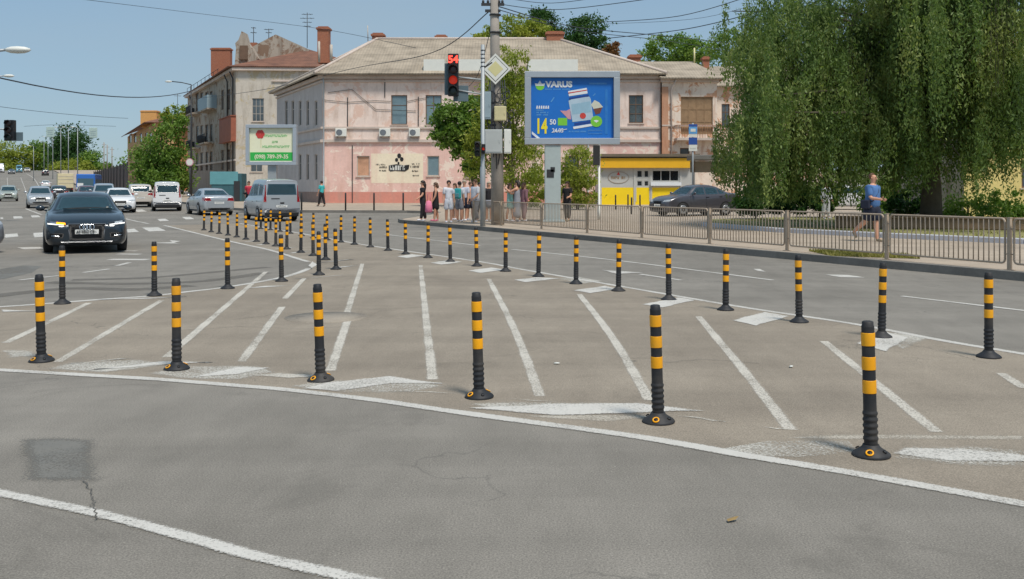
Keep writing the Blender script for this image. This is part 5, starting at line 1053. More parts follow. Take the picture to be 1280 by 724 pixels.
for z in (.37, .40, .56, .59, .62, .65, .68): c.rect('grille_bar', 'F', -.35, .35, z, z+.006, M['darkm'], .013, (8, 1), parent=gr)
mb = MB(); [mb.tube([c.pt('F', x, z, .012) for x, z in seg], .011, 5) for seg in ([(-.37, .34), (-.385, .5), (-.41, .705)], [(.37, .34), (.385, .5), (.41, .705)], [(-.41, .705), (0, .705), (.41, .705)])]; mb.build('grille_surround', M['cgrey'], gr)
mb = MB()
for cx in (-.108, -.036, .036, .108): mb.tube([c.pt('F', cx+.052*math.cos(t), .635+.052*math.sin(t), .028) for t in [k*.3927 for k in range(17)]], .009, 6, False)
mb.build('ring_badge', M['chrome'], gr)
pl = c.rect('number_plate', 'F', -.26, .26, .475, .585, M['plate'], .026)
p0 = c.pt('F', -.225, .497, .036); text_mesh('AE 4862 CB', .098, M['ink'], pl, (.235, c.pt('F', 0, .53, .036).y, .497), (R(90), 0, R(180)), .002, 'LEFT', sx=.82)
c.quad('lip_spoiler', 'F', ((-.55, .282), (.55, .282), (.58, .305), (-.58, .305)), M['rim'], .010, (12, 2)); c.rect('lower_intake', 'F', -.5, .5, .245, .27, M['black'], .006)
mb = MB(); mb.tube([c.pt('F', -.62+1.1*k/8, 1.04+.03*math.sin(k*.39), .014) for k in range(9)], .010, 4); mb.tube([c.pt('F', -.1+.6*k/6, 1.035+.012*k/6, .014) for k in range(7)], .010, 4); mb.build('wiper', M['black'], c.r)
mb = MB()
for x, y in ((-.36, .35), (.36, .35)):
    mb.ball((x, y-.1, 1.02), .11, 2, (1, .8, 1.2)); mb.box((x, y-.35, .92), (.44, .16, .5), 0, .06)
mb.build('seat', M['black'], c.r)
c.rect('windscreen_sticker', 'F', -.55, -.49, 1.06, 1.10, M['signw'], .012, (2, 2)); 
S = (-.46, .89); S2 = (.46, -.89)
van = make_car('van', 'silver-grey people carrier seen from behind, close beyond the far bollards', 338, 275, (-.47, .88), M['silver'], L=4.3, W=1.83, H=1.98, name='parked_van'); 
make_car('sedan', 'silver saloon seen from behind at the crossing, left of the silver van', 262, 268, (-.50, .86), M['silver'], L=4.6, W=1.82, H=1.48, name='saloon_car')
make_car('van', 'small white van seen from behind, right of the cream car', 208, 263, (-.36, .93), M['cwhite'], L=4.2, W=1.72, H=1.82, name='parked_van')
make_car('suv', 'cream off-roader seen from behind, left of the small white van', 173.5, 258.5, (-.42, .9), M['ccream'], name='parked_car', W=1.78, H=1.62)
make_car('sedan', 'white saloon facing forward behind the dark blue car', 148, 265, (.42, -.9), M['cwhite'], W=1.78, H=1.46, name='saloon_car', L=4.6)
make_car('suv', 'silver estate car behind the white saloon', 130, 256, (.40, -.92), M['silver'], name='parked_car')
make_car('hatch', 'dark maroon hatchback in the far queue above the dark blue car', 108, 252, S2, M['cred'], name='parked_car', detail=1)
make_car('hatch', 'dark car half hidden left of the dark blue saloon roof', 73, 251, S, M['cdark'], name='parked_car', detail=1)
make_car('hatch', 'light silver car approaching in the middle of the left road', 50, 259.5, S2, M['silver'], W=1.68, name='moving_car')
make_car('hatch', 'dull silver-green car approaching at the extreme left', 10.5, 251.5, S2, mat('car_paint_sage', srgb(150, 158, 150), .28, .04, coat=.8), name='moving_car', W=1.62)
make_car('sedan', 'white car driving away below the crest of the far road', 57, 235, S, M['cwhite'], name='moving_car', detail=1)
make_car('suv', 'dark off-roader near the crest of the far road', 56.5, 219.5, S, M['cdark'], name='moving_car', detail=1)
make_car('sedan', 'grey car on the crest at the far left', 14.5, 217.5, S2, M['cgrey'], name='moving_car', detail=1)
make_car('van', 'teal van on the crest of the far road', 24, 216, S2, M['cteal'], name='moving_van', detail=1, H=2.4)
make_car('sedan', 'pale car on the crest right of the teal van', 34, 215.3, S2, M['ccream'], name='moving_car', detail=1)
make_car('van', 'white delivery van on the crest at the left edge', 1, 216, S2, M['cwhite'], name='moving_van', detail=1, H=2.9, W=2.0)
make_car('sedan', 'grey car whose nose just enters at the left edge', 0, 0, (.85, -.53), M['cgrey'], loc=Vector((-14.85, 24.0, 0)), name='moving_car')
make_car('sedan', 'dark grey car parked behind the railing near the kiosk', 868, 269.5, (-.90, -.43), M['cgrd'], L=4.5, W=1.84, H=1.56, name='parked_car', dz=.146)
make_car('hatch', 'white car parked deep behind the weeping tree leaves', 1062, 262, (-.95, .2), M['cwhite'], name='parked_car', dz=.146)
# far truck and bus
p = G(82, 243); t = thing('delivery_truck', 'cream box truck seen from behind in the far queue', 'truck', p, math.atan2(.46, .89)); k = p.y*18/FOC; hh = (243-217)/FOC*p.y
MB().box((0, 2, .9+(hh-.9)/2), (k, 4.4, hh-.9), 0, .04).build('box_body', M['tarp'], t); MB().box((0, 5.2, 1.5), (k*.9, 1.6, 1.9), 0, .15).build('cab', M['cwhite'], t); MB().box((0, 2.2, .75), (k*.6, 6, .25)).box((0, -.2, .6), (k*.9, .08, .2)).build('chassis', M['black'], t)
for z in (.35, .6, .8): MB().box((0, -.215, .9+(hh-.9)*z), (k*.94, .03, .05)).build('door_bar', M['ccream'], t)
for sd in (-1, 1):
    for y in (.6, 5): w = MB().lathe([(.3, -.13), (.46, -.12), (.46, .12), (.3, .13)], 16, M=Matrix.Translation((sd*(k/2-.16), y, .46)) @ Matrix.Rotation(R(90), 4, 'Y')).build('wheel', M['tyre'], t)
    MB().box((sd*(k/2-.15), -.22, .75), (.2, .03, .12)).build('tail_light', M['red'], t)
p = G(107, 243); t = thing('city_bus', 'blue and white bus in the far queue beside the dark fence', 'bus', p, math.atan2(-.30, -.95)); k = 2.5; hh = 2.9; MB().box((0, -4.5, .4+(hh-.4)/2), (k, 9, hh-.4), 0, .12).build('body', M['bblue'], t)
ws = MB().box((0, .012, 1.75), (2.1, .04, 1.05), 0, .01).build('windscreen', M['glass'], t); MB().box((0, .015, .75), (2.4, .05, .5), 0, .02).build('bumper', M['cwhite'], t); MB().box((.7, .04, 1.35), (.8, .03, .5)).build('white_panel', M['cwhite'], t)
for sd in (-1, 1):
    MB().box((sd*1.255, -4.6, 1.8), (.02, 8.2, .8)).build('side_window', M['glass'], t); MB().box((sd*.95, .045, .78), (.25, .02, .16)).build('headlight', M['lamp'], t)
    for y in (-1.8, -6.8): MB().lathe([(.3, -.13), (.48, -.12), (.48, .12), (.3, .13)], 16, M=Matrix.Translation((sd*1.13, y, .48)) @ Matrix.Rotation(R(90), 4, 'Y')).build('wheel', M['tyre'], t)
# ------------------------------------------------------------------ people
def skin_mesh(name, verts, edges, radii, m, parent, sub=1, root=0):
    me = bpy.data.meshes.new(name); me.from_pydata(verts, edges, []); o = bpy.data.objects.new(name, me); COL.objects.link(o)
    o.modifiers.new('s', 'SKIN'); lay = me.skin_vertices[0].data
    for i, r in enumerate(radii):
        lay[i].radius = r if isinstance(r, tuple) else (r, r); lay[i].use_root = i == root
    s = o.modifiers.new('u', 'SUBSURF'); s.levels = s.render_levels = sub
    dg = bpy.context.evaluated_depsgraph_get(); new = bpy.data.meshes.new_from_object(o.evaluated_get(dg)); bpy.data.objects.remove(o); bpy.data.meshes.remove(me)
    new.name = name; new.materials.clear()
    for x in (m if isinstance(m, (list, tuple)) else [m]): new.materials.append(x)
    for p in new.polygons: p.use_smooth = True
    return link(name, new, parent) if name else new
def rot(v, ax, a): return Matrix.Rotation(R(a), 3, ax) @ Vector(v)
def person(label, loc, face, h=1.72, top='c_white', sleeve=.45, bottom='c_navy', leglen='long', hair='hdark', hairlen=0.0, legs=(6, -6), knees=(0, 0), arms=(8, -8), elbows=(15, 15), spread=8, dress=None, shoes='c_white', heavy=1.0, lean=0, skirt=False, group=None, fine=False, bald=False, shirtless=False, headturn=0):
    """face: heading in plan; leg/arm angles are swings in degrees (forward positive)"""
    r = thing('person', label, 'person', loc, math.atan2(-face[0], face[1]), group); s = h/1.75; k = heavy
    V, E, Rd = [], [], []
    def add(p, rad, par=None):
        V.append(tuple(Vector(p)*s)); Rd.append((rad[0]*s, rad[1]*s) if isinstance(rad, tuple) else rad*s)
        if par is not None: E.append((par, len(V)-1))
        return len(V)-1
    hip = Vector((0, 0, .93)); ln = lambda z: Vector((0, math.tan(R(lean))*(z-.93), z))
    pel = add(hip, (.105*k, .09*k)); sp = add(ln(1.10), (.120*k, .098*k), pel); ch = add(ln(1.30), (.145*k, .10*k), sp); up = add(ln(1.41), (.10, .075), ch); nk = add(ln(1.49), .052, up)
    h0 = add(ln(1.555)+Vector((0, .012, 0)), (.062, .072), nk); h1 = add(ln(1.645)+Vector((0, .015, 0)), (.075, .092), h0); h2 = add(ln(1.72)+Vector((0, .004, 0)), (.058, .07), h1)
    J = {}
    for i, sd in enumerate((-1, 1)):
        hp = add((sd*.088*k, 0, .86), .072*k, pel); d = rot((0, 0, -1), 'X', legs[i]); kn = Vector((sd*.10, 0, .88))+d*.40; d2 = rot((0, 0, -1), 'X', legs[i]-knees[i]); an = kn+d2*.41
        kk = add(kn, .066*(.6+.4*k), hp); cf = add(kn+d2*.13+Vector((0, -.014, 0)), .068, kk); aa = add(an, .046, cf); ft = rot((0, .15, -.035), 'X', legs[i]-knees[i]); toe = add(an+ft, (.04, .026), aa); J['leg', i] = (hp, kk, cf, aa, toe)
        sh = add(ln(1.405)+Vector((sd*.165*(.75+.25*k), 0, 0)), .062, up); a1 = rot(rot((0, 0, -1), 'X', arms[i]), 'Y', -sd*spread); el = Vector(V[sh])/s+a1*.29; a2 = rot(rot((0, 0, -1), 'X', arms[i]+elbows[i]), 'Y', -sd*spread*.3); wr = el+a2*.25
        ee = add(el, .050, sh); ww = add(wr, (.034, .030), ee); pm = add(wr+a2*.085, (.036, .018), ww); J['arm', i] = (sh, ee, ww, pm); J['hand', i] = (wr+a2*.10, a2)
    body = skin_mesh('body', V, E, Rd, [M['skin'], M['eye']], r, 2 if fine else 1)
    mb = MB(); mb.bm.from_mesh(body.data)
    hc = ln(1.64)*s+Vector((0, .015*s, 0))
    for sd in (-1, 1): mb.mi = 1; mb.ball(hc+Vector((sd*.032, .082, .005))*s, .012*s, 1); mb.mi = 0; mb.ball(hc+Vector((sd*.078, 0, -.01))*s, .028*s, 1, (.4, .8, 1.1))
    mb.ball(hc+Vector((0, .092, -.025))*s, .02*s, 1, (.8, .9, 1.3)); mb.mi = 1; mb.ball(hc+Vector((0, .084, -.062))*s, .012*s, 1, (2.0, .5, .4)); mb.mi = 0
    for i, sd in enumerate((-1, 1)):       # five fingers
        c0, d = J['hand', i]; side = Vector((0, 1, 0)); side = (side-d*side.dot(d)).normalized(); inn = d.cross(side)*(1 if sd > 0 else -1)
        for f, (o, l) in enumerate(((.026, .068), (.009, .078), (-.009, .072), (-.026, .056))):
            b0 = c0+side*o; mb.tube([b0*s, (b0+d*l*.5)*s, (b0+d*l*.85-inn*sd*.012)*s, (b0+d*l-inn*sd*.024)*s], [.0095*s, .009*s, .0085*s, .006*s], 5)
        b0 = c0+side*.03-d*.05; mb.tube([b0*s, (b0+side*.03+d*.025)*s, (b0+side*.034+d*.055)*s], [.012*s, .011*s, .008*s], 5)
    mb.bm.to_mesh(body.data); mb.bm.free()
    if headturn: pass
    def sub(name, ids, edges, rad, m, par=r, grow=1.0):
        mp = {q: n for n, q in enumerate(ids)}; return skin_mesh(name, [V[q] for q in ids], [(mp[a], mp[b]) for a, b in edges], [tuple(x*g for x, g in zip(Rd[q], (rad, rad))) if isinstance(Rd[q], tuple) else (Rd[q]*rad, Rd[q]*rad) for q in ids], m, par, 1)
    def chain(name, pts, rads, m): return skin_mesh(name, [tuple(p) for p in pts], [(a, a+1) for a in range(len(pts)-1)], rads, m, r, 1)
    if dress is None and not shirtless:
        vv = [V[pel], V[sp], V[ch], V[up]]; vv[0] = tuple(Vector(vv[0])+Vector((0, 0, -.13*s))); ee = [(0, 1), (1, 2), (2, 3)]; rr = [(.185*k*s, .165*k*s), (.168*k*s, .145*k*s), (.170*k*s, .136*k*s), (.100*s, .09*s)]
        for i in (0, 1):
            sh, el = Vector(V[J['arm', i][0]]), Vector(V[J['arm', i][1]]); n0 = len(vv); vv += [tuple(sh), tuple(sh.lerp(el, .5)), tuple(sh.lerp(el, max(.55, min(sleeve*2, 1))))]; ee += [(3, n0), (n0, n0+1), (n0+1, n0+2)]; rr += [(.088*s,)*2, (.082*s,)*2, (.078*s,)*2]
            if sleeve > .6: wr = Vector(V[J['arm', i][2]]); vv.append(tuple(wr)); ee.append((n0+2, n0+3)); rr.append((.040*s,)*2)
        skin_mesh('shirt', vv, ee, rr, M[top], r, 1)
    if dress:
        z1, flare = dress; chain('dress', [V[up], V[ch], V[sp], Vector((0, 0, .93))*s, Vector((0, 0, (.93+z1)/2))*s, Vector((0, .0, z1))*s], [(.11*s, .095*s), (.178*k*s, .138*k*s), (.16*k*s, .136*k*s), (.185*k*s, .165*k*s), ((.16+flare*.5)*s, (.14+flare*.5)*s), ((.17+flare)*s, (.15+flare)*s)], M[top])
    elif skirt:
        chain('skirt', [Vector((0, 0, 1.02))*s, Vector((0, 0, .9))*s, Vector((0, 0, .55))*s], [(.16*s, .135*s), (.19*s, .165*s), (.22*s, .19*s)], M[bottom])
    else:
        vv = [Vector((0, 0, 1.08))*s, Vector(V[pel])+Vector((0, 0, -.03))]; ee = [(0, 1)]; rr = [(.150*k*s, .130*k*s), (.165*k*s, .15*k*s)]
        for i in (0, 1):
            hp, kn, cf, an, toe = [Vector(V[q]) for q in J['leg', i]]; n0 = len(vv)
            if leglen == 'short': vv += [hp, hp.lerp(kn, .5), hp.lerp(kn, .92)]; rr += [(.132*k*s,)*2, (.118*s*k,)*2, (.112*s*k,)*2]; ee += [(1, n0), (n0, n0+1), (n0+1, n0+2)]
            else: vv += [hp, kn, cf, an+Vector((0, 0, .03))]; rr += [(.125*k*s,)*2, (.09*s,)*2, (.084*s,)*2, (.07*s,)*2]; ee += [(1, n0), (n0, n0+1), (n0+1, n0+2), (n0+2, n0+3)]
        skin_mesh('trousers' if leglen != 'short' else 'shorts', [tuple(v) for v in vv], ee, rr, M[bottom], r, 1)
    for i in (0, 1):
        hp, kn, cf, an, toe = [Vector(V[q]) for q in J['leg', i]]; d = (toe-an); chain('shoe', [an-d*.25+Vector((0, 0, -.012)), an+d*.45, toe+d*.12], [(.047*s, .05*s), (.052*s, .042*s), (.046*s, .032*s)], M[shoes])
    if bald != True:
        mb = MB(); mb.ball(hc+Vector((0, -.018, .034))*s, .1*s, 3, (.93, 1.08, .95))
        for v in list(mb.bm.verts):
            if v.co.y > hc.y+.055*s and v.co.z < hc.z+.055*s: v.co.y = hc.y+.03*s
            if v.co.z < hc.z-.03*s and hairlen <= 0: v.co.z = hc.z-.03*s
            if bald == 'half' and v.co.y > hc.y-.01*s: v.co.y = hc.y-.01*s
        if hairlen > 0:
            b = hc+Vector((0, -.055, .02))*s; mb.tube([b+Vector((0, 0, .03)), b+Vector((0, -.03, -.10))*s, b+Vector((0, -.035, -.12-hairlen*.5)), b+Vector((0, -.02, -.12-hairlen))], [.075*s, .085*s, .07*s, .035*s], 10)
        mb.build('hair', M[hair], r)
    # put the lowest shoe on the ground
    lo = min((o.matrix_basis @ v.co).z for o in r.children for v in o.data.vertices)
    for o in r.children: o.location.z -= lo
    return r
PW = 'people waiting at the crossing'
def pp(px, py): return G(px, py, .146)
pl = person
person('woman with long dark hair in a black top, leftmost in the waiting crowd', pp(528.5, 277), (-.8, -.3), 1.74, 'c_black', .3, 'c_black', 'long', 'hdark', .25, (8, -10), arms=(15, -10), elbows=(40, 20), group=PW)
person('woman in a black dress with brown updo, second from the left in the crowd', pp(544.5, 277), (-.9, -.2), 1.66, 'c_black', hair='hbrown', hairlen=.02, dress=(.48, .06), arms=(10, -5), elbows=(20, 20), shoes='c_pink', legs=(6, -8), group=PW)
person('person in white T-shirt and white shorts between black dress and teal backpack', pp(561, 278.5), (.1, -1), 1.74, 'c_white', .4, 'c_white', 'short', 'hdark', 0, (3, -3), arms=(4, -4), group=PW)
person('person in white shirt and grey shorts wearing the teal backpack', pp(574.5, 277.5), (.35, .9), 1.70, 'c_white', .4, 'c_grey', 'short', 'hdark', 0, (2, -4), group=PW)
person('white-haired person in a pale shirt and dark shorts at the centre of the crowd', pp(580.5, 276.5), (-.3, -.9), 1.76, 'c_pale', .4, 'c_navy', 'short', 'hgrey', 0, (4, -3), group=PW)
person('bare-armed person in a peach top behind the white shirted man', pp(588, 275.5), (.5, -.8), 1.70, 'c_peach', .2, 'c_navy', 'short', 'hbrown', 0, (3, -5), group=PW)
person('broad man in white shirt and grey trousers leaning by the slim mast', pp(594, 278.5), (-.7, -.6), 1.78, 'c_white', .45, 'c_grey', 'long', 'hbrown', 0, (10, -12), knees=(4, 8), heavy=1.15, elbows=(50, 30), group=PW)
person('blonde woman in black top and grey skirt between slim mast and concrete pole', pp(611, 277), (.2, -1), 1.70, 'c_black', .3, 'c_grey', 'long', 'hgrey', .1, (2, -2), skirt=True, group=PW)
person('girl in a mint dress just right of the concrete pole', pp(637.5, 276.5), (.7, -.5), 1.62, 'c_mint', hair='hbrown', hairlen=.12, dress=(.55, .05), arms=(70, 60), elbows=(60, 60), legs=(8, -8), shoes='c_white', group=PW)
person('dark-haired woman in a long grey dress right of the concrete pole', pp(646.5, 278), (-.8, .3), 1.74, 'c_grey', hair='hdark', hairlen=.08, dress=(.15, .05), arms=(60, 10), elbows=(70, 20), group=PW)
person('person in mauve clothes at the right end of the crowd', pp(655, 277), (.6, .5), 1.66, 'c_mauve', .7, 'c_mauve', 'long', 'hbrown', .1, (5, -5), group=PW)
person('woman with red-brown hair in dark clothes right of the billboard column', pp(709, 277), (-.5, -.8), 1.70, 'c_black', .3, 'c_black', 'long', 'hbrown', .22, (3, -5), elbows=(70, 30), shoes='c_khaki')
person('person in teal top walking past the pink corner building', G(402, 258.5, .146), (-.7, .5), 1.72, 'c_teal', .4, 'c_black', 'long', 'hdark', 0, (14, -14), shoes='c_black')
person('person in a red top standing behind the silver van', G(311, 262, .146), (.3, -.9), 1.72, 'c_red', .3, 'c_black', 'long', 'hdark', .1, (3, -3))
person('person in white clothes standing behind the railing under the weeping tree', G(1032.5, 274, .146), (.3, -.9), 1.74, 'c_white', .8, 'c_white', 'long', 'hdark', 0, (4, -4))
person('brown-haired woman in a grey top and long skirt between the two white shirts', pp(568.5, 275.3), (-.5, -.8), 1.64, 'c_grey', .4, 'c_khaki', 'long', 'hbrown', .12, (3, -3), skirt=True, group=PW)
person('short man in khaki shirt directly behind the slim mast', pp(599.5, 276), (.4, -.9), 1.68, 'c_khaki', .45, 'c_navy', 'long', 'hdark', 0, (3, -3), group=PW)
man = person('balding man in blue T-shirt and dark shorts striding behind the railing', G(1091, 302, .146), (.62, -.78), 1.84, 'c_blue', .45, 'c_navy', 'short', 'hbrown', 0, (6, -24), (2, 26), arms=(-12, 14), elbows=(15, 70), heavy=1.28, shoes='c_khaki', fine=True, bald='half')
mb = MB(); L_ = man.location; MB().tube([(-.15, .08, 1.5), (0, .16, 1.32), (.17, .12, 1.1), (.2, -.05, 1.0), (.1, -.16, 1.15), (-.12, -.12, 1.45), (-.15, .08, 1.5)], .014, 5, False).build('bag_strap', M['c_black'], None).name
for o in [o for o in COL.objects if o.name == 'bag_strap']: o.parent = None; bagr = thing('shoulder_bag', 'dark shoulder bag on a strap across the blue T-shirt', 'bag', man.location, man.rotation_euler.z); o.parent = bagr; MB().box((.25, -.06, 1.0), (.1, .26, .24), 0, .03).build('pouch', M['c_navy'], bagr)
t = pp(574.5, 277.5); fz = math.atan2(-.35, .9); bp = thing('backpack', 'teal backpack worn by the person in white in the crowd', 'backpack', t, fz); MB().box((0, -.2, 1.2), (.30, .17, .44), 0, .06).build('pack', M['c_teal'], bp); MB().box((0, -.3, 1.12), (.22, .06, .18), 0, .025).build('front_pocket', M['teal'], bp)
t = pp(536, 277.5); MBp = MB(); MBp.lathe([(.02, .52), (.11, .48), (.15, .25), (.16, .06), (.12, .02)], 12).tube([(-.06, 0, .5), (-.05, 0, .85), (.05, 0, .85), (.06, 0, .5)], .012, 5); tag(MBp.build('beach_bag', M['c_pink'], None, (t.x, t.y, t.z+.38)), 'bright pink bag held by the leftmost woman of the crowd', 'bag')
# ------------------------------------------------------------------ trees and plants
def leaves_mesh(name, C, size, m, parent, weep=0.0, aspect=.5, norm_up=.3):
    n = len(C); C = np.asarray(C); a = RNG.normal(size=(n, 3)); a[:, 2] -= weep*2.0; a /= np.linalg.norm(a, axis=1)[:, None]; b = RNG.normal(size=(n, 3)); b -= a*(a*b).sum(1)[:, None]; b /= np.linalg.norm(b, axis=1)[:, None]
    s = size*RNG.uniform(.6, 1.35, n)[:, None]; u, v = a*s, b*s*aspect; V = np.stack([C-u*.5, C+v*.5, C+u*.5, C-v*.5], 1).reshape(-1, 3).astype(np.float32)
    me = bpy.data.meshes.new(name); me.vertices.add(4*n); me.vertices.foreach_set('co', V.ravel()); me.loops.add(4*n); me.loops.foreach_set('vertex_index', np.arange(4*n, dtype=np.int32)); me.polygons.add(n); me.polygons.foreach_set('loop_start', np.arange(0, 4*n, 4, dtype=np.int32))
    me.update(); me.validate(); me.materials.append(m); return link(name, me, parent)
def lobes_points(lobes, n, clump=.22, per=55, squash=1.0):
    out = []; vol = np.array([r[0]*r[1]*r[2] for _, r in lobes])**.67; cnt = (vol/vol.sum()*n).astype(int)
    for (c, r), k in zip(lobes, cnt):
        nc = max(4, k//per); d = RNG.normal(size=(nc, 3)); d /= np.linalg.norm(d, axis=1)[:, None]; rad = RNG.uniform(.45, 1.06, nc)**.6; cen = np.array(c)+d*rad[:, None]*np.array(r)
        sz = min(r)*clump*RNG.uniform(.5, 1.5, nc); idx = RNG.integers(0, nc, k); out.append(cen[idx]+RNG.normal(size=(k, 3))*sz[idx][:, None]*np.array([1, 1, .75]))
    return np.concatenate(out)
def tree(name, label, base, lobes, n, leaf, m, trunk_r, bark='bark', group=None, cat='tree', limbs=True, extra=None, aspect=.55, weep=0.0, clump=.22):
    """lobes: (centre, radii) in world space"""
    r = thing(name, label, cat, base, 0, group); B = Vector(base); lb = [((Vector(c)-B), q) for c, q in lobes]; mb = MB(); top = max(c.z for c, _ in lb); zc = sum(c.z for c, _ in lb)/len(lb)
    mx = sum(c.x for c, _ in lb)/len(lb)*.5; mb.tube([(0, 0, -.1), (mx*.15, 0, zc*.35), (mx*.5, .1, zc*.8), (mx, 0, top)], [trunk_r*1.25, trunk_r, trunk_r*.75, trunk_r*.25], 10)
    if limbs:
        for c, q in lb: st = Vector((mx*.3, 0, zc*random.uniform(.4, .75))); e = c+Vector((random.uniform(-.3, .3)*q[0], random.uniform(-.3, .3)*q[1], q[2]*.4)); mid = st.lerp(e, .5)+Vector((0, 0, .12*(e-st).length)); mb.tube([st, mid, e], [trunk_r*.5, trunk_r*.3, trunk_r*.08], 6)
    mb.build('trunk', M[bark], r); pts = lobes_points([((c.x, c.y, c.z), q) for c, q in lb], n, clump); pts = pts[pts[:, 2] > .15]
    leaves_mesh('crown', pts, leaf, m, r, weep, aspect); return r
def lob(x, y, Y, rx, ry, rd=None, dY=0): return ((at(x, Y+dY), Y+dY, zz(y, Y+dY)), (rx/FOC*Y, (rd or rx)/FOC*Y, ry/FOC*Y))
def gnd(x, Y, dz=.146): return (at(x, Y), Y, P(Y)+dz)
# big weeping tree on the right
YT = 35.0; base = Vector(G(1163, 284, .146)); r = thing('weeping_tree', 'huge weeping tree with long hanging leafy strands filling the upper right', 'tree', base); mb = MB()
mb.tube([(0, 0, -.1), (.05, 0, 1.5), (-.1, .1, 3.6), (-.6, .2, 6.5), (-.9, .3, 9.5), (-1, .2, 12)], [.44, .33, .29, .24, .16, .08], 14)
strands = []; rr = random.Random(21)
for k in range(30):
    a = k*2.399; z0 = rr.uniform(3.2, 9.5); L1 = rr.uniform(3.2, 7.6)*(1 if z0 < 8 else .7); d = Vector((math.cos(a), math.sin(a), 0))
    if d.y > .5: L1 *= .8
    s0 = Vector((-.1*z0*.5+.2, .1, z0)); e = s0+d*L1+Vector((0, 0, rr.uniform(.6, 2.8))); m1 = s0.lerp(e, .5)+Vector((0, 0, rr.uniform(.3, .9))); mb.tube([s0, m1, e], [.11, .06, .02], 7)
    for q in range(13):
        f = rr.uniform(.18, 1.05); p0 = s0.lerp(m1, f*2) if f < .5 else m1.lerp(e, f*2-1); p0 = p0+Vector((rr.gauss(0, .9), rr.gauss(0, .9), rr.gauss(0, .55)))
        for u in range(13): strands.append((p0+Vector((rr.gauss(0, .13), rr.gauss(0, .13), rr.gauss(0, .3))), d))
for k, (x, y, dx) in enumerate(((945, 75, 0), (965, 30, 0), (938, 130, 0), (950, 170, 0), (1180, 215, 0), (1130, 205, 0), (1090, 190, 0), (1200, 195, 0), (965, 120, 0), (980, 200, 0), (950, 215, 0), (1010, 180, 0), (1040, 130, 0), (1240, 120, 0), (1270, 60, 0), (1220, 160, 0), (1265, 150, 0), (1190, 60, 0), (1100, 60, 0), (1010, 40, 0), (975, 60, 0), (1130, 150, 0), (1060, 60, 0))):
    Y = base.y-rr.uniform(-2, 3.6); e = Vector((at(x, Y), Y, zz(y, Y)))-base; d = Vector((e.x, e.y, 0)).normalized(); s0 = Vector((-.5, .1, max(3.2, min(e.z-.6, 9)))); m1 = s0.lerp(e, .5)+Vector((0, 0, .7)); mb.tube([s0, m1, e], [.06, .04, .015], 7)
    for q in range(11):
        p0 = e+Vector((rr.gauss(0, .85), rr.gauss(0, .9), rr.gauss(.1, .7)))
        for u in range(13): strands.append((p0+Vector((rr.gauss(0, .13), rr.gauss(0, .13), rr.gauss(0, .3))), d))
mb.build('trunk', M['limb'], r); C = []
zmin = lambda p: .8+1.1*rr.random()**2 if p.x < -3 else 1.0+1.8*rr.random() if p.x < 1.2 else 1.6+1.8*rr.random()
tw = MB(); cnt = 0
for p, d in strands:
    if p.z < 2.2: p.z = rr.uniform(2.2, 4)
    Ls = rr.uniform(1.0, 4.2); q = p.copy(); hs_ = random.Random(int(p.x*2.2)*91+int(p.y*2.2)*7+int(p.z)); v = d*hs_.uniform(.05, .7)+Vector((hs_.gauss(0, .3)+rr.gauss(0, .08), hs_.gauss(0, .3)+rr.gauss(0, .08), -.2)); n = int(Ls/.055); bot = zmin(p); path = [q.copy()]
    for i in range(n):
        q += v*.055; v = (v*.93+Vector((0, 0, -.12)))
        if v.length > 1: v.normalize()
        if q.z < bot: break
        if q.x < -7.7+.5*math.sin(q.z*1.7) or (q.x < -5.5 and q.y > 2.5): continue
        C.append(tuple(q+Vector((rr.gauss(0, .06), rr.gauss(0, .06), rr.gauss(0, .05)))))
        if i % 8 == 0: path.append(q.copy())
    if len(path) > 2 and cnt < 900: tw.tube(path, .007, 3, False); cnt += 1
lb_ = [((-5.2, -1, 6), (2.2, 2.2, 2.6)), ((-3, 0, 8.5), (3, 3, 2.4)), ((0, -1, 9), (3.2, 3, 2.6)), ((3, 0, 8), (3.2, 3, 3)), ((-4.6, -1, 3.6), (2, 1.8, 1.6)), ((1, -2, 6), (2.6, 2, 2)), ((4.5, -1, 5), (2.4, 2.2, 1.8)), ((-1.8, 1.4, 5.2), (2.4, 1.6, 2.2)), ((-.4, 1.8, 3.6), (2.2, 1.2, 1.2))]
C += [tuple(q) for q in lobes_points(lb_, 72000, .16, 110) if q[0] > -7.6]
tw.build('twigs', M['limb'], r); leaves_mesh('crown', C, .135, M['lf_big'], r, .9, .36); print('weeping leaves', len(C))
# other trees
tree('tree', 'bushy mid-green tree against the pink wall left of the poles', gnd(592, 64), [lob(563, 148, 64, 21, 21), lob(580, 162, 64, 20, 24), lob(555, 172, 64, 14, 15), lob(592, 142, 64, 17, 22), lob(592, 200, 64, 12, 28), lob(572, 184, 64, 14, 12)], 9500, .26, M['lf_mid'], .10)
tree('tree', 'tall yellow-green willow-like tree behind the concrete pole', gnd(640, 60), [lob(640, 90, 60, 22, 32), lob(628, 130, 60, 30, 40), lob(652, 150, 60, 24, 50), lob(612, 180, 60, 24, 34), lob(650, 205, 60, 30, 40), lob(592, 200, 60, 14, 34)], 16000, .24, M['lf_yel'], .18, weep=.5, aspect=.35)
tree('shrub', 'yellow-green drooping bush right of the billboard column', gnd(722, 58), [lob(722, 212, 58, 22, 26), lob(712, 240, 58, 18, 22), lob(734, 240, 58, 14, 24), lob(668, 235, 58, 16, 26)], 7000, .22, M['lf_yel'], .08, weep=.5, aspect=.35, cat='shrub')
YR = 112
tree('tree', 'pale yellow-green tree rising above the roof left of the brick chimney', gnd(640, YR), [lob(640, 38, YR, 30, 17), lob(612, 48, YR, 20, 9), lob(665, 42, YR, 22, 16)], 6500, .34, M['lf_yel'], .3)
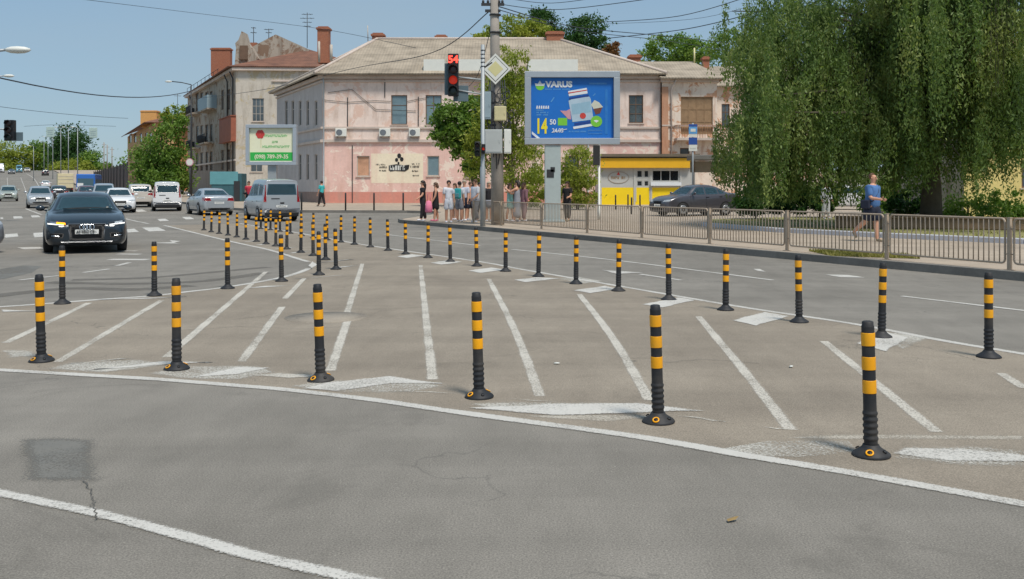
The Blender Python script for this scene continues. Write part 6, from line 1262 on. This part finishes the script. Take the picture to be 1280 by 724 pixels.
tree('tree', 'dark green treetop above the roof behind the chimney', gnd(680, YR+8), [lob(676, 28, YR+8, 18, 15), lob(690, 45, YR+8, 14, 12)], 4200, .34, M['lf_dark'], .3)
tree('tree', 'rounded dark green tree above the roof right of the chimney', gnd(733, YR+4), [lob(733, 42, YR+4, 24, 23), lob(716, 58, YR+4, 16, 14), lob(748, 60, YR+4, 14, 14)], 6500, .34, M['lf_dark'], .3)
tree('tree', 'small reddish treetop above the roof edge', gnd(768, YR), [lob(768, 62, YR, 10, 9), lob(762, 70, YR, 9, 8)], 1600, .3, M['lf_red'], .2)
tree('tree', 'light green tree along the roofline left of the weeping tree', gnd(845, YR+6), [lob(838, 64, YR+6, 34, 18), lob(870, 66, YR+6, 28, 16), lob(812, 72, YR+6, 16, 9)], 7000, .34, M['lf_mid'], .3)
tree('tree', 'brownish green tree at the roofline touching the weeping tree', gnd(915, YR), [lob(912, 58, YR, 26, 20), lob(950, 70, YR, 40, 30)], 6000, .34, M['lf_mid'], .3)
tree('tree', 'bushy roadside tree hiding the brick house on the left', gnd(200, 112), [lob(205, 185, 112, 26, 22), lob(182, 208, 112, 20, 20), lob(222, 210, 112, 20, 26), lob(200, 225, 112, 34, 22), lob(218, 155, 112, 16, 16)], 13000, .36, M['lf_mid'], .25)
tree('tree', 'yellow-green treetop above the brick house roof', gnd(222, 172), [lob(222, 145, 172, 18, 12), lob(212, 156, 172, 12, 10)], 3500, .45, M['lf_yel'], .3)
for lb_, bx, Y, ls, n, m in (('tall dark tree behind the far lamp posts', 90, 385, [lob(88, 175, 385, 20, 18), lob(90, 198, 385, 24, 20), lob(76, 190, 385, 14, 18), lob(88, 212, 385, 24, 14)], 14000, 'lf_dark'), ('yellowish bush line tree at the far left horizon', 12, 400, [lob(8, 192, 400, 22, 14), lob(30, 198, 400, 18, 14), lob(-20, 192, 400, 20, 16), lob(8, 210, 400, 40, 10)], 10000, 'lf_yel'), ('green tree left of the far lamp posts', 48, 405, [lob(48, 193, 405, 14, 14), lob(60, 204, 405, 14, 14)], 6000, 'lf_mid'), ('small round green tree right of the tall dark tree', 118, 380, [lob(112, 204, 380, 14, 16), lob(128, 212, 380, 16, 10)], 4000, 'lf_mid'), ('pale green tree low under the far lamp posts', 100, 370, [lob(92, 212, 370, 22, 12), lob(70, 212, 370, 10, 9)], 4000, 'lf_yel')):
    tree('tree', lb_, gnd(bx, Y), ls, n, .9, M[m], .4, group='trees beyond the far crest')
g0 = [(-300+30*i, 520+rr.uniform(-30, 30)) for i in range(14)]
wood = thing('far_woods', 'hazy green woodland on the far horizon', 'woods', (0, 560, P(560))); wood['kind'] = 'stuff'
leaves_mesh('foliage', lobes_points([((-520+34*i, rr.uniform(-30, 30), 8), (26, 20, rr.uniform(9, 15))) for i in range(16)], 9000, .3), 2.2, M['lf_mid'], wood)
for i, (x, y, Y, n_) in enumerate(((945, 250, 44, 4200), (985, 248, 42, 4200), (1025, 252, 46, 3600), (1100, 250, 44, 3600), (1135, 254, 41, 2600))):
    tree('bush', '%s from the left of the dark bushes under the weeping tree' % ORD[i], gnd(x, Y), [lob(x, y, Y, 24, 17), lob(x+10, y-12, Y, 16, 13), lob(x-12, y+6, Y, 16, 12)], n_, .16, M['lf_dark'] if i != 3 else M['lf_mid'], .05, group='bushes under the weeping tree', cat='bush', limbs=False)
# hedge, low wall, pale kerb by the yellow building
h = thing('hedge', 'low yellow-green hedge before the yellow house', 'hedge', (14, 40, .15)); leaves_mesh('foliage', lobes_points([((at(1190+22*i, 39)-14, rr.uniform(-.4, .4), .45), (1.0, .5, .5+.2*(i % 2))) for i in range(7)]+[((at(1268, 38)-14, -1, .6), (.9, .6, .75))], 7000, .25), .13, M['lf_mid'], h, 0, .6); [MB().tube([(x_, 0, 0), (x_, 0, .6)], .04, 6).build('stem', M['bark'], h) for x_ in (1, 5)]
a, b = G(1045, 285, .146), G(1330, 289, .146); d = (b-a); mb = MB(); mb.box(((a.x+b.x)/2, (a.y+b.y)/2, a.z+.19), (d.length, .3, .36), math.atan2(d.y, d.x), .03); mb.box(((a.x+b.x)/2, (a.y+b.y)/2, a.z+.40), (d.length+.1, .42, .07), math.atan2(d.y, d.x), .02); tag(mb.build('low_wall', mat('low_wall_brown', srgb(140, 116, 92), .85, .25, 1.2), None), 'low brown wall running behind the railing under the yellow house', 'low wall')
mb = MB()
for p, q in zip([Vector((*v, 0)) for v in LAWN[:5]], [Vector((*v, 0)) for v in LAWN[1:5]]): d = q-p; mb.box((*((p+q)/2).xy, .21), (d.length, .22, .16), math.atan2(d.y, d.x), .02)
tag(mb.build('lawn_kerb', M['palekerb'], None), 'pale raised kerb edging the lawn behind the railing', 'kerb')
# ------------------------------------------------------------------ camera, sun, sky
cam = bpy.data.cameras.new('camera'); co = bpy.data.objects.new('camera', cam); COL.objects.link(co); SC.camera = co
co.location = (0, 0, CAMH); co.rotation_euler = (R(90), 0, 0); cam.sensor_width = 36; cam.lens = 36*FOC/1280; cam.shift_y = -(362-HOR)/1280; cam.clip_end = 5000; cam.clip_start = .05
EL, AZ = 61, 150   # azimuth measured clockwise from +Y: the sun stands behind the camera, to the right
sd = Vector((math.sin(R(AZ))*math.cos(R(EL)), math.cos(R(AZ))*math.cos(R(EL)), math.sin(R(EL))))
su = bpy.data.lights.new('sun', 'SUN'); su.energy = 2.7; su.angle = R(12); su.color = (1, .945, .86); so = bpy.data.objects.new('sun', su); COL.objects.link(so); so.rotation_euler = sd.to_track_quat('Z', 'Y').to_euler()
w = bpy.data.worlds.new('World'); SC.world = w; w.use_nodes = True; nt = w.node_tree; bg = nt.nodes['Background']; sk = nt.nodes.new('ShaderNodeTexSky'); sk.sky_type = 'NISHITA'; sk.sun_disc = False; sk.sun_elevation = R(EL); sk.sun_rotation = R(AZ); sk.air_density = 1.0; sk.dust_density = .7; sk.ozone_density = 3.0; sk.altitude = 100
mxs = nt.nodes.new('ShaderNodeMix'); mxs.data_type = 'RGBA'; tc = nt.nodes.new('ShaderNodeTexCoord'); mp = nt.nodes.new('ShaderNodeMapping'); mp.inputs['Scale'].default_value = (1, 1, 5); nz = nt.nodes.new('ShaderNodeTexNoise'); nz.inputs['Scale'].default_value = 1.6; nz.inputs['Detail'].default_value = 6
nt.links.new(tc.outputs['Generated'], mp.inputs[0]); nt.links.new(mp.outputs[0], nz.inputs['Vector']); mr = nt.nodes.new('ShaderNodeMapRange'); mr.inputs[1].default_value = .35; mr.inputs[2].default_value = .75; mr.inputs[3].default_value = .68; mr.inputs[4].default_value = .86; nt.links.new(nz.outputs['Fac'], mr.inputs[0]); nt.links.new(mr.outputs[0], mxs.inputs[0])
nt.links.new(sk.outputs[0], mxs.inputs[6]); cl = nt.nodes.new('ShaderNodeValToRGB'); cl.color_ramp.elements[0].position = .42; cl.color_ramp.elements[0].color = (.165, .255, .335, 1); cl.color_ramp.elements[1].position = .72; cl.color_ramp.elements[1].color = (.215, .29, .35, 1); nt.links.new(nz.outputs['Fac'], cl.inputs[0]); ml = nt.nodes.new('ShaderNodeVectorMath'); ml.operation = 'SCALE'; ml.inputs[3].default_value = 10; nt.links.new(cl.outputs[0], ml.inputs[0]); nt.links.new(ml.outputs[0], mxs.inputs[7]); nt.links.new(mxs.outputs[2], bg.inputs[0]); bg.inputs[1].default_value = .118
SC.view_settings.view_transform = 'Standard'; SC.view_settings.look = 'None'; SC.view_settings.exposure = .35; SC.view_settings.gamma = 1; SC.view_settings.use_curve_mapping = False
SC.cycles.use_denoising = True; SC.cycles.max_bounces = 6; SC.cycles.transparent_max_bounces = 12; SC.cycles.diffuse_bounces = 3; SC.cycles.glossy_bounces = 3; SC.cycles.sample_clamp_indirect = 6
